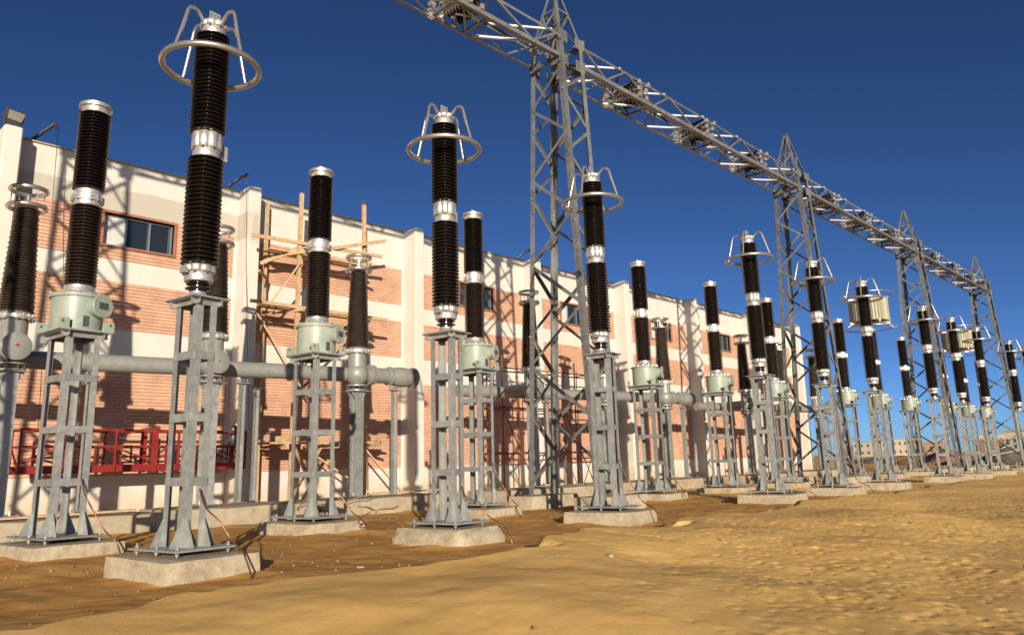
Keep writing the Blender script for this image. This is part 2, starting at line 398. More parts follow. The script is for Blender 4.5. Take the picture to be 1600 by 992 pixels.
    def mix(f, c0, c1):
        t = N.new('ShaderNodeMix'); t.data_type = 'RGBA'; L.new(f, t.inputs[0])
        for k, c in ((6, c0), (7, c1)):
            if isinstance(c, tuple): t.inputs[k].default_value = (*c, 1)
            else: L.new(c, t.inputs[k])
        return t.outputs[2]
    dry = mix(rng(noise(.9), .35, .65, 0, 1), (.80, .51, .175), (.73, .45, .14))
    dry = mix(rng(noise(60, 3), .45, .75, 0, .5), dry, (.56, .35, .145))
    wetc = mix(rng(noise(1.6), .35, .65, 0, 1), (.44, .225, .06), (.57, .315, .098))
    wetc = mix(rng(noise(26, 5), .52, .72, 0, .6), wetc, (.27, .145, .05))
    f = math_('ADD', a.outputs['Fac'], math_('MULTIPLY', math_('SUBTRACT', noise(2.3, 8, .7), .5), .7))
    c = mix(rng(f, .32, .52, 0, 1), dry, wetc)
    # pale gravel and chips scattered over the soil
    vo = N.new('ShaderNodeTexVoronoi'); vo.inputs['Scale'].default_value = 17; L.new(geo.outputs['Position'], vo.inputs['Vector'])
    chip = math_('MULTIPLY', rng(vo.outputs['Distance'], .10, .14, 1, 0), rng(noise(1.3, 3), .55, .62, 0, 1))
    c = mix(math_('MULTIPLY', chip, .8), c, (.55, .45, .30))
    L.new(c, b.inputs['Base Color'])
    bp = N.new('ShaderNodeBump'); bp.inputs['Distance'].default_value = .0045; bp.inputs['Strength'].default_value = .9
    h = math_('ADD', math_('ADD', math_('MULTIPLY', noise(14, 6, .6), 1.0), math_('MULTIPLY', noise(70, 4, .6), .35)), math_('MULTIPLY', chip, .25))
    L.new(h, bp.inputs['Height']); L.new(bp.outputs[0], b.inputs['Normal'])
    me.materials.append(m)
    o = bpy.data.objects.new('ground', me); col.objects.link(o); o['kind'] = 'structure'
build_ground()

# ---------------------------------------------------------------- building
WY, PY, ZTOP = 23.75, 23.0, 10.55
PIER = [4.66+7.06*i for i in range(-1, 8)]; PW = .44
BX0, BX1 = PIER[0], PIER[-1]+PW
BANDS = [(7.53, 8.97), (5.45, 6.87), (1.27, 4.45)]
WINS = {1: (7.55, 9.62), 3: (21.75, 23.80), 4: (28.45, 30.5), 5: (36.2, 38.25), 6: (43.2, 45.2), 7: (50.2, 52.2)}
def bevel_box(x0, x1, y0, y1, z0, z1, r=.02):
    mb = MB(); rings = []
    for z, k in ((z0, 0), (z1-r, 0), (z1, r)):
        rings.append([(x0+k+r, y0+k, z), (x1-k-r, y0+k, z), (x1-k, y0+k+r, z), (x1-k, y1-k, z), (x0+k, y1-k, z), (x0+k, y0+k+r, z)])
    vs = sum(rings, []); n = 6; fs = []
    for i in range(2): fs += [(i*n+j, i*n+(j+1) % n, (i+1)*n+(j+1) % n, (i+1)*n+j) for j in range(n)]
    fs += [tuple(range(n))[::-1], tuple(range(2*n, 3*n))]
    return mb.add(vs, fs)
def build_building():
    t = thing('substation_building', 'long cream plastered building with brick panels and white piers behind the switchyard', 'building', ((BX0+BX1)/2, WY, 0))
    ox = (BX0+BX1)/2; back = obj
    loc = lambda mb: MB().add([(x-ox, y-WY, z) for x, y, z in mb.v], mb.f)
    # wall in pieces round the window openings (front leaf .3 thick)
    w = MB(); T = .32
    def slab(x0, x1, z0, z1): w.box(((x0+x1)/2, WY+T/2, (z0+z1)/2), (x1-x0, T, z1-z0))
    zs0, zs1 = 7.95, 8.93
    slab(BX0, BX1, 0, zs0)
    slab(BX0, BX1, zs1, ZTOP)
    edges = [BX0]
    for i in sorted(WINS): edges += list(WINS[i])
    edges.append(BX1)
    for a, b in zip(edges[0::2], edges[1::2]): slab(a, b, zs0, zs1)
    obj('front_wall', loc(w), 'wall', t)
    e = MB(); e.box((BX0+.15, WY+10.3, ZTOP/2), (.3, 20-.01, ZTOP)); e.box((BX1-.15, WY+10.3, ZTOP/2), (.3, 20-.01, ZTOP)); e.box((ox, WY+20.45, ZTOP/2), (BX1-BX0, .3, ZTOP))
    obj('rear_walls', loc(e), 'wall', t)
    obj('roof', loc(MB().box((ox, WY+10.3, 9.9), (BX1-BX0-.62, 19.9, .3))), 'slab', t)
    cp = MB()
    for i, x in enumerate(PIER[:-1]):
        cp.box(((x+PW+PIER[i+1])/2, WY+.14, ZTOP+.022), (7.06-PW-.01, .42, .04))
    obj('coping', loc(cp), 'slab', t)
    for x in PIER:
        p = bevel_box(x, x+PW, PY, WY+.04, 0, ZTOP+.05, .035)
        obj('pier', loc(p), 'wall', t)
    rs = random.Random(3)
    for bi in range(len(PIER)-1):
        xa, xb = PIER[bi]+PW+.13, PIER[bi+1]-.13
        wi = WINS.get(bi)
        for z0, z1 in BANDS:
            bed = MB(); bed.box(((xa+xb)/2, WY-.006, (z0+z1)/2), (xb-xa, .012, z1-z0))
            m = MB(); n = round((z1-z0)/.1); h = (z1-z0)/n
            cut = wi if z0 > 7 else None
            if cut:
                bed = MB()
                bed.box(((xa+xb)/2, WY-.006, (z0+zs0-.06)/2), (xb-xa, .012, zs0-.06-z0))
                bed.box(((xa+cut[0]-.08)/2, WY-.006, (zs0-.06+z1)/2), (cut[0]-.08-xa, .012, z1-zs0+.06))
                bed.box(((xb+cut[1]+.08)/2, WY-.006, (zs0-.06+z1)/2), (xb-cut[1]-.08, .012, z1-zs0+.06))
            BL = .262
            for r in range(n):
                zc = z0+(r+.5)*h; x = xa-(BL/2 if r % 2 else 0)
                while x < xb-.02:
                    a, b = max(x, xa), min(x+BL-.003, xb); x += BL
                    if b-a < .03: continue
                    spans = [(a, b)]
                    if cut and zc+h*.4 > zs0-.06:
                        spans = [(p, q) for p, q in ((a, min(b, cut[0]-.085)), (max(a, cut[1]+.085), b)) if q-p > .03]
                    for p, q in spans:
                        d = .032+rs.uniform(-.0015, .002); hz = h*.412
                        m.add([(p, WY-.004, zc-hz), (q, WY-.004, zc-hz), (q, WY-.004, zc+hz), (p, WY-.004, zc+hz),
                               (p+.001, WY-d, zc-hz+.004), (q-.001, WY-d, zc-hz+.004), (q-.001, WY-d, zc+hz-.004), (p+.001, WY-d, zc+hz-.004)],
                              [(4, 5, 6, 7), (0, 1, 5, 4), (1, 2, 6, 5), (2, 3, 7, 6), (3, 0, 4, 7)])
            bo = obj('mortar_bed', loc(bed), 'mortar', t)
            obj('brick_courses', loc(m), 'brick', bo, kind='stuff')
    for bi, (x0, x1) in WINS.items():
        z0, z1 = zs0, zs1
        fr = MB(); y = WY-.03; fw = .075
        fr.box(((x0+x1)/2, y+.06, z1+fw/2), (x1-x0+2*fw, .2, fw)); fr.box(((x0+x1)/2, y+.06, z0-.03), (x1-x0+2*fw, .22, .055))
        fr.box((x0-fw/2, y+.06, (z0+z1)/2), (fw, .2, z1-z0-.004)); fr.box((x1+fw/2, y+.06, (z0+z1)/2), (fw, .2, z1-z0-.004))
        wo_ = obj('window', loc(fr), 'frame', t)
        npan = 3; pw = (x1-x0)/npan
        sa = MB()
        for k in range(npan+1):
            xx = min(max(x0+k*pw, x0+.025), x1-.025); sa.box((xx, WY+.14, (z0+z1)/2), (.05, .05, z1-z0-.02))
        sa.box(((x0+x1)/2, WY+.14, z0+.03), (x1-x0-.12, .046, .05)); sa.box(((x0+x1)/2, WY+.14, z1-.03), (x1-x0-.12, .046, .05))
        obj('sash', loc(sa), 'alframe', wo_)
        for k in range(npan):
            xx = x0+(k+.5)*pw
            if k == 0 and bi in (1, 4, 5):
                sl = MB()
                for q in range(16): sl.box((xx, WY+.165, z0+.07+q*(z1-z0-.12)/15.5), (pw-.06, .012, .05))
                obj('blind', loc(sl), 'shutter', wo_)
            obj('pane', loc(MB().box((xx, WY+.19, (z0+z1)/2), (pw-.02, .008, z1-z0-.02))), 'glass', wo_)
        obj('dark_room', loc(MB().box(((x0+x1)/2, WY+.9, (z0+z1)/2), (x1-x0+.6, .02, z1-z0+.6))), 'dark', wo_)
build_building()

# foundation strips under the bushings, along the wall
def rough_block(sx, sy, z0, z1, seed, r=.02, amp=.013, res=.11):
    """worn concrete block: a subdivided box with softened top edges and slightly wandering faces"""
    nx = max(2, int(sx/res)); ny = max(2, int(sy/res)); nz = max(2, int((z1-z0)/.12))
    def nz3(a, b, c, k):
        return (math.sin(a*3.1+b*2.3+seed*1.7+k)+math.sin(a*5.3-b*4.1+c*6.2+seed*.9+2*k)*.6+math.sin(a*9.7+b*8.3-c*7.1+seed+k)*.35)/1.95
    vs = []; idx = {}
    def vert(i, j, k):
        key = (i, j, k)
        if key in idx: return idx[key]
        x = -sx/2+sx*i/nx; y = -sy/2+sy*j/ny; z = z0+(z1-z0)*k/nz
        ex = min(i, nx-i) == 0; ey = min(j, ny-j) == 0; top = k == nz
        if top and (ex or ey): z -= r*(.75+.5*nz3(x, y, z, 5))
        if top and ex: x -= math.copysign(r*.55, x)
        if top and ey: y -= math.copysign(r*.55, y)
        if ex and ey: x -= math.copysign(r*.5, x); y -= math.copysign(r*.5, y)
        if ex: x += amp*nz3(y, z, seed, 1)
        if ey: y += amp*nz3(x, z, seed, 2)
        if top and not (ex or ey): z += amp*.25*nz3(x, y, seed, 3)
        idx[key] = len(vs); vs.append((x, y, z)); return idx[key]
    fs = []
    for i in range(nx):
        for j in range(ny): fs.append((vert(i, j, nz), vert(i+1, j, nz), vert(i+1, j+1, nz), vert(i, j+1, nz)))
    for k in range(nz):
        for i in range(nx):
            fs.append((vert(i, 0, k), vert(i+1, 0, k), vert(i+1, 0, k+1), vert(i, 0, k+1)))
            fs.append((vert(i+1, ny, k), vert(i, ny, k), vert(i, ny, k+1), vert(i+1, ny, k+1)))
        for j in range(ny):
            fs.append((vert(0, j+1, k), vert(0, j, k), vert(0, j, k+1), vert(0, j+1, k+1)))
            fs.append((vert(nx, j, k), vert(nx, j+1, k), vert(nx, j+1, k+1), vert(nx, j, k+1)))
    mb = MB(); mb.add(vs, fs); return mb
def plinth(name, x, y, sx, sy, z0, z1, seed, label, rz=PH, m='concrete', group='concrete plinths', r=.02):
    o = obj(name, rough_block(sx, sy, z0, z1, seed, r=r), m, smooth=40, loc=(x, y, 0)); o.rotation_euler = (0, 0, rz)
    return tag(o, label, 'plinth', group)
strips = [(2.2, 7.4, 'low concrete footing under the red platform, nearest the left edge'), (7.55, 11.2, 'low concrete footing in front of the left end of the timber scaffold'),
          (11.35, 16.0, 'low concrete footing below the capped duct end beside the third pier')]
for b_ in range(3):
    for k, (a, c, lb) in enumerate(strips):
        dx = BAY*b_
        lab = lb if b_ == 0 else '%s stretch of low concrete footing along the %s group of bushings' % (('first', 'middle', 'last')[k], ORD[b_])
        zt = .50-.03*(k == 0)
        o = obj('footing', rough_block(c-a, 2.0+.12*(k == 1), -.1, zt, 40+b_*3+k, r=.03, res=.3), 'slab', smooth=40, loc=((a+c)/2+dx, 18.66-.06*(k == 1), 0)); tag(o, lab, 'footing', 'footings under the bushings')

# ---------------------------------------------------------------- insulator profiles
def sheds(z0, z1, n, r0, r1, core0, core1, alt=.0):
    """ribbed porcelain: r0/core0 at z0 to r1/core1 at z1"""
    p = (z1-z0)/n; prof = [(core0*.98, z0)]
    for i in range(n):
        k = (i+.5)/n; R = r0+(r1-r0)*k; C = core0+(core1-core0)*k
        if alt and i % 2: R -= alt
        z = z0+i*p
        prof += [(C, z+.02*p), (C+.10*(R-C), z+.16*p), (C+.62*(R-C), z+.24*p), (R-.004, z+.32*p), (R, z+.42*p), (R-.005, z+.53*p), (C+.55*(R-C), z+.70*p), (C+.12*(R-C), z+.88*p)]
    prof.append((core1*.98, z1)); return prof

# ---------------------------------------------------------------- steel pedestals
def make_pedestal(name, label, a, b, pa, pb, ta, tb, z0, z1, group):
    """a,b leg spacing; pa,pb base plate; ta,tb top plate; z0 plate level, z1 top"""
    t = thing(name, label, 'pedestal', (0, 0, 0), PH, group); ls, lt = .092, .010
    pl = MB().box((0, 0, z0+.012), (pa, pb, .024)); obj('base_plate', pl, 'galv', t)
    zb = z0+.025; zt = z1-.10
    for sx in (-1, 1):
        for sy in (-1, 1):
            x, y = sx*a/2, sy*b/2
            # heel at the outer corner, flanges pointing inwards along both faces
            obj('leg', MB().angle((x, y, zb), (x, y, zt), ls, lt, (-sx, 0, 0), (0, -sy, 0)), 'galv', t)
            gl = min((pa-a)/2-.05, .155)
            g1 = MB().prism([(0, 0), (gl, 0), (gl, .03), (.012, .34), (0, .34)], V(x, y-sy*.03-.006, zb), V(x, y-sy*.03+.006, zb), V(sx, 0, 0), V(0, 0, 1))
            obj('gusset', g1, 'galv', t)
            gl2 = min((pb-b)/2-.05, .165)
            g2 = MB().prism([(0, 0), (gl2, 0), (gl2, .03), (.012, .34), (0, .34)], V(x-sx*.03-.006, y, zb), V(x-sx*.03+.006, y, zb), V(0, sy, 0), V(0, 0, 1))
            obj('gusset', g2, 'galv', t)
    hb = .105
    for q in range(3):
        zz = z0+.80+.785*q
        for s in (-1, 1):
            obj('cross_bar', MB().box((0, s*(b/2+.006), zz), (a-.02, .009, hb)), 'galv', t)
            obj('cross_bar', MB().box((s*(a/2+.006), 0, zz), (.009, b-.02, hb)), 'galv', t)
    for s in (-1, 1):
        obj('head_angle', MB().angle((-ta/2+.02, s*(b/2+.008), zt+.085), (ta/2-.02, s*(b/2+.008), zt+.085), .085, .009, (0, 0, -1), (0, -s, 0)), 'galv', t)
        obj('head_angle', MB().angle((s*(a/2+.012), -tb/2+.02, zt+.084), (s*(a/2+.012), tb/2-.02, zt+.084), .08, .009, (0, 0, -1), (s, 0, 0)), 'galv', t)
    obj('top_plate', MB().box((0, 0, z1-.006), (ta, tb, .018)), 'galv', t)
    for sx in (-1, 1):
        for sy in (-1, 0, 1):
            x, y = sx*(pa/2-.07), sy*(pb/2-.09)
            bo = MB(); bo.lathe([(.011, z0-.075), (.011, z0-.036), (.024, z0-.035), (.024, z0-.012), (.011, z0-.011), (.011, z0+.024), (.025, z0+.025), (.025, z0+.045), (.011, z0+.046), (.011, z0+.075)], 8, (x, y, 0))
            obj('anchor_bolt', bo, 'galv', t, smooth=30)
    return t

ZP = .33      # top of the plinths
def cable(pts, label, r=.012, m='copper', group='earthing cables'):
    # smooth through the control points
    P = [Vector(p) for p in pts]; out = []
    for i in range(len(P)-1):
        p0, p1, p2, p3 = P[max(i-1, 0)], P[i], P[i+1], P[min(i+2, len(P)-1)]
        for s in range(6):
            u = s/6; out.append(.5*((2*p1)+(p2-p0)*u+(2*p0-5*p1+4*p2-p3)*u*u+(3*p1-p0-3*p2+p3)*u**3))
    out.append(P[-1])
    o = obj('earthing_cable', MB().tube(out, r, 6), m, smooth=60); return tag(o, label, 'cable', group)

# front row: ring-topped surge arresters
def make_arrester():
    t = thing('surge_arrester', '', 'arrester', (0, 0, 0), PH, 'ring topped arresters in the front row')
    obj('base_cone', MB().lathe([(.16, 3.512), (.16, 3.53), (.125, 3.56), (.105, 3.60), (.105, 3.615)], 24), 'alu', t, smooth=40)
    obj('base_insulator', MB().lathe([(.11, 3.616), (.11, 3.64), (.16, 3.655), (.165, 3.663), (.11, 3.68), (.11, 3.70), (.15, 3.712), (.155, 3.72), (.11, 3.735), (.11, 3.75)], 28), 'glaze_warm', t, smooth=40)
    def coupling(name, z0, z1, r):
        c = MB(); c.lathe([(r*.82, z0), (r*.86, z0+.02), (r*.86, z0+.10), (r*.8, z0+.12)], 28); c.lobed(r*.86, r*.12, 8, z0+.125, z1)
        o = obj(name, c, 'alu', t, smooth=45)
        bl = MB()
        for k in range(8):
            a = 2*math.pi*k/8; bl.lathe([(.012, z0+.095), (.012, z0+.124)], 6, (r*.92*math.cos(a), r*.92*math.sin(a), 0))
        obj('bolts', bl, 'steeldark', o, kind='stuff')
        return o
    c0 = coupling('base_clamp', 3.75, 3.97, .215)
    obj('clamp_bracket', MB().box((-.235, -.04, 3.87), (.05, .12, .07)).box((.235, .04, 3.87), (.05, .12, .07)), 'galv', c0)
    obj('lower_insulator', MB().lathe(sheds(3.97, 5.49, 25, .243, .235, .172, .168), 40), 'glaze', t, smooth=50)
    c1 = coupling('middle_coupling', 5.49, 5.84, .205)
    obj('vent_cover', MB().box((.255, .07, 5.64), (.12, .16, .22)), 'galv', c1)
    obj('upper_insulator', MB().lathe(sheds(5.84, 7.33, 25, .236, .230, .168, .164), 40), 'glaze', t, smooth=50)
    c2 = coupling('top_cap', 7.32, 7.53, .19)
    obj('terminal_pad', MB().box((.01, 0, 7.62), (.17, .016, .18)), 'alu', c2)
    h = MB()
    for i in range(3):
        for k in range(2): h.lathe([(.014, -.0105), (.014, .0105)], 8, (-.045+.055*i, 0, 7.60+.065*k), 'y')
    obj('bolt_holes', h, 'dark', c2, kind='stuff')
    obj('vent_cover', MB().box((.23, .10, 7.36), (.10, .14, .16)), 'galv', c2)
    R = .64
    rg = obj('grading_ring', MB().tube([(R*math.cos(2*math.pi*k/48), R*math.sin(2*math.pi*k/48), 6.86) for k in range(48)], .043, 12, closed=True), 'ring', t, smooth=60)
    for k in range(4):
        a = math.radians(8+90*k); c, s = math.cos(a), math.sin(a)
        prof = [(.15, 7.46), (.21, 7.54), (.27, 7.60), (.33, 7.615), (.39, 7.595), (.43, 7.53), (.48, 7.32), (.55, 7.06), (.60, 6.885)]
        obj('strut', MB().tube([(r*c, r*s, z) for r, z in prof], .026, 8), 'ring', rg, smooth=60)
    return t
arr = make_arrester(); arr_s = snapshot(arr)
ped = make_pedestal('steel_pedestal', '', .285, .47, .82, 1.05, .52, .68, ZP+.06, 3.51, 'galvanised steel pedestals'); ped.rotation_euler = (0, 0, math.radians(8.2)); ped_s = snapshot(ped)
for i, x in enumerate(XA):
    o_ = ORD[i]
    if i == 0: la = 'tallest looking dark brown arrester with a metal grading ring, nearest the camera'
    else: la = '%s dark brown arrester with grading ring, from the left in the front row' % o_
    if i == 0: arr.location = (x, YA, 0); arr['label'] = la
    else: copy_thing(arr, arr_s, la, (x, YA, 0), PH+random.uniform(-.05, .05))
    lp = 'galvanised steel pedestal with cross bars under the %s ring topped arrester from the left' % o_
    if i == 0: ped.location = (x, YA, 0); ped['label'] = lp
    else: copy_thing(ped, ped_s, lp, (x, YA, 0))
    if i == 1: plinth('concrete_plinth', x+.01, YA, 1.24, 1.55, -.1, ZP, 2, 'round edged worn concrete plinth of the second ring topped arrester', r=.09)
    else: plinth('concrete_plinth', x+.01, YA, 1.22, 1.50, -.1, ZP, 11+i, 'concrete plinth carrying the %s ring topped arrester from the left' % o_, rz=PH+random.uniform(-.03, .03))

# second row: instrument transformers with grey-green tanks
def make_transformer():
    t = thing('instrument_transformer', '', 'transformer', (0, 0, 0), PH, 'green tanked transformers in the second row')
    tk = obj('tank', MB().lathe([(.375, 3.525), (.38, 3.54), (.38, 4.05), (.41, 4.055), (.415, 4.065), (.415, 4.10), (.40, 4.108)], 40), 'green', t, smooth=40)
    obj('lid', MB().lathe([(.40, 4.108), (.38, 4.135), (.33, 4.15), (.25, 4.17)], 40), 'green', tk, smooth=40)
    bl = MB()
    for k in range(16):
        a = 2*math.pi*k/16; bl.lathe([(.016, 4.09), (.016, 4.135)], 6, (.395*math.cos(a), .395*math.sin(a), 0))
    obj('lid_bolts', bl, 'alu', tk, kind='stuff')
    obj('foot_plate', MB().box((0, 0, 3.515), (.80, .86, .02)), 'green', tk)
    for sx, sy in ((1, -1), (-1, -1), (1, 1), (-1, 1)):
        obj('lifting_lug', MB().prism([(0, 0), (.16, 0), (.16, .13), (.13, .16), (0, .16)], V(sx*.26, sy*.39-.01, 3.526), V(sx*.26, sy*.39+.01, 3.526), V(sx, 0, 0), V(0, 0, 1)), 'green', tk)
        obj('lug_hole', MB().lathe([(.022, -.0115), (.022, .0115)], 10, (sx*.36, sy*.39, 3.63), 'y'), 'dark', tk)
    obj('rating_plate', MB().box((-.02, -.384, 3.66), (.085, .012, .17)), 'dark', tk)
    for a in (-2.5, -2.2):
        obj('drain_valve', MB().lathe([(.03, 0), (.03, .05), (.015, .052), (.015, .08)], 8, (.38*math.cos(a), .38*math.sin(a), 3.58)), 'steeldark', tk)
    # round terminal box, looking towards the front right
    tb = thing('x', '', '')
    bpy.data.objects.remove(tb)
    nrm = Vector((.3, -.95, 0)).normalized(); side = Vector((-nrm.y, nrm.x, 0))
    def disc(prof, n=32, off=(0, 0)):
        mb = MB(); vs = []
        for r, d in prof:
            for k in range(n):
                a = 2*math.pi*k/n; p = nrm*d+side*(r*math.cos(a)+off[0])+V(0, 0, 1)*(r*math.sin(a)+off[1]); vs.append((p.x, p.y, p.z+3.90))
        m = len(prof); fs = []
        for i in range(m-1): fs += [(i*n+k, i*n+(k+1) % n, (i+1)*n+(k+1) % n, (i+1)*n+k) for k in range(n)]
        fs += [tuple(range(n))[::-1], tuple(range((m-1)*n, m*n))]
        return mb.add(vs, fs)
    bx = obj('terminal_box', disc([(.15, .33), (.15, .50), (.185, .505), (.19, .515), (.19, .545), (.183, .553)]), 'green', t, smooth=40)
    c = nrm*.556; q = MB(); w, h = .082, .052
    q.prism([(-w, -h), (w, -h), (w, h), (-w, h)], V(c.x, c.y, 3.905), V(c.x, c.y, 3.905)+nrm*.006, side, V(0, 0, 1)); obj('dark_label', q, 'dark', bx)
    bb = MB()
    for k in range(8):
        a = 2*math.pi*(k+.5)/8; p = nrm*.55+side*(.167*math.cos(a))+V(0, 0, .167*math.sin(a)+3.90)
        bb.tube([p, p+nrm*.012], .009, 6)
    obj('cover_bolts', bb, 'alu', bx, kind='stuff')
    obj('neck', MB().lathe([(.25, 4.171), (.245, 4.19), (.225, 4.22), (.222, 4.27), (.205, 4.28)], 32), 'alu', t, smooth=40)
    obj('lower_insulator', MB().lathe(sheds(4.27, 5.63, 24, .243, .240, .172, .17), 40), 'glaze_warm', t, smooth=50)
    fl = MB(); fl.lathe([(.195, 5.63), (.20, 5.64), (.205, 5.70), (.25, 5.708), (.25, 5.73), (.222, 5.733), (.222, 5.755), (.25, 5.758), (.25, 5.78), (.205, 5.79), (.20, 5.89), (.19, 5.90)], 32)
    mf = obj('middle_flange', fl, 'alu', t, smooth=35)
    bl = MB()
    for k in range(14):
        a = 2*math.pi*k/14; bl.lathe([(.012, 5.69), (.012, 5.81)], 6, (.236*math.cos(a), .236*math.sin(a), 0))
    obj('flange_bolts', bl, 'alu', mf, kind='stuff')
    obj('upper_insulator', MB().lathe(sheds(5.90, 7.27, 24, .246, .243, .172, .17), 40), 'glaze', t, smooth=50)
    tf = obj('top_flange', MB().lathe([(.195, 7.27), (.20, 7.28), (.205, 7.345), (.225, 7.352), (.258, 7.358), (.258, 7.376), (.235, 7.379), (.235, 7.395), (.252, 7.398), (.252, 7.414), (.16, 7.425), (.1, 7.44)], 32), 'alu', t, smooth=35)
    obj('terminal', MB().box((0, 0, 7.485), (.11, .02, .09)), 'alu', tf)
    return t
tr = make_transformer(); tr_s = snapshot(tr)
pb_ = make_pedestal('steel_pedestal', '', .50, .68, .90, 1.30, .74, .92, ZP+.075, 3.505, 'galvanised steel pedestals'); pb_s = snapshot(pb_)
for i, x in enumerate(XB):
    o_ = ORD[i]
    la = ('dark ribbed transformer column on a grey green tank, leftmost in the picture' if i == 0 else
          '%s ribbed transformer column on a grey green tank, from the left' % o_)
    if i == 0: tr.location = (x, YB, 0); tr['label'] = la
    else: copy_thing(tr, tr_s, la, (x, YB, 0), PH+random.uniform(-.04, .04))
    lp = 'galvanised steel pedestal under the %s grey green tank from the left' % o_
    if i == 0: pb_.location = (x, YB, 0); pb_['label'] = lp
    else: copy_thing(pb_, pb_s, lp, (x, YB, 0))
    plinth('concrete_plinth', x+.02, YB, 1.30, 1.62, -.1, ZP+.01, 31+i, 'concrete plinth carrying the %s grey green tank from the left' % o_, rz=PH+random.uniform(-.03, .05))

# earthing cables: from a leg, over the plinth and into the ground
def earth(x, y, a, b, i, row):
    rs = random.Random(50+i+100*(row == 'b'))
    lx, ly = x+a/2+.02, y-b/2-.02
    h = rs.uniform(.85, 1.35)
    ex, ey = x+.25+rs.uniform(0, .35), y-.95-rs.uniform(0, .1)
    lab = 'copper earthing cable on the pedestal of the %s %s' % (ORD[i], 'ringed arrester from the left' if row == 'a' else 'grey green tank from the left')
    cable([(lx-.12, ly-.03, h), (lx-.06, ly-.09, h*.8), (lx+.06, ly-.25, .70), (lx+.16, ly-.34, .50), ((lx+.2+ex)/2, (ly-.4+ey)/2, .37), (ex, ey+.08, .30), (ex+.02, ey-.03, .12), (ex+.02, ey-.05, -.02)], lab)
for i in range(9): earth(XA[i], YA, .285, .47, i, 'a')
for i in range(6): earth(XB[i], YB, .5, .68, i, 'b')

# line traps standing on two of the transformers
def make_trap():
    t = thing('line_trap', '', 'line trap', (0, 0, 0), 0, 'line traps on transformer columns')
    cy = MB(); n = 40
    prof = []
    for k in range(n):
        for e, r in ((0, .90), (.3, .935), (.7, .935)):
            a = 2*math.pi*(k+e)/n; prof.append((r*math.cos(a), r*math.sin(a)))
    m = len(prof); vs = [(x, y, 7.72) for x, y in prof]+[(x, y, 8.82) for x, y in prof]
    vi = [(x*.93, y*.93, 7.72) for x, y in prof]+[(x*.93, y*.93, 8.82) for x, y in prof]
    fs = [(i, (i+1) % m, m+(i+1) % m, m+i) for i in range(m)]
    fs += [(2*m+(i+1) % m, 2*m+i, 3*m+i, 3*m+(i+1) % m) for i in range(m)]
    fs += [(m+i, m+(i+1) % m, 3*m+(i+1) % m, 3*m+i) for i in range(m)]+[((i+1) % m, i, 2*m+i, 2*m+(i+1) % m) for i in range(m)]
    obj('winding', cy.add(vs+vi, fs), 'trap', t)
    for z in (7.66, 8.88):
        sp = MB()
        for k in range(4):
            a = math.pi*k/4; c, s = math.cos(a), math.sin(a)
            sp.bar((-1.0*c, -1.0*s, z+.004*k), (1.0*c, 1.0*s, z+.004*k), .05, .09)
        obj('spider', sp, 'alu', t)
    for z, zc in ((7.42, 7.66), (9.12, 8.88)):
        R = 1.22
        rg = obj('corona_ring', MB().tube([(R*math.cos(2*math.pi*k/56), R*math.sin(2*math.pi*k/56), z) for k in range(56)], .032, 8, closed=True), 'ring', t, smooth=60)
        for k in range(4):
            a = math.pi/4+math.pi*k/2; c, s = math.cos(a), math.sin(a)
            obj('ring_arm', MB().tube([(.9*c, .9*s, zc), (1.22*c, 1.22*s, z)], .022, 6), 'ring', rg)
    obj('mounting_post', MB().lathe([(.12, 7.44), (.12, 7.46), (.06, 7.48), (.06, 7.62), (.12, 7.64)], 16), 'alu', t, smooth=40)
    return t
tp = make_trap(); tp_s = snapshot(tp)
tp.location = (XB[7], YB, .08); tp['label'] = 'larger looking yellowish barrel line trap between two metal hoops, the left of the two'
copy_thing(tp, tp_s, 'smaller looking yellowish barrel line trap between two metal hoops, the right of the two', (XB[10], YB, .08))

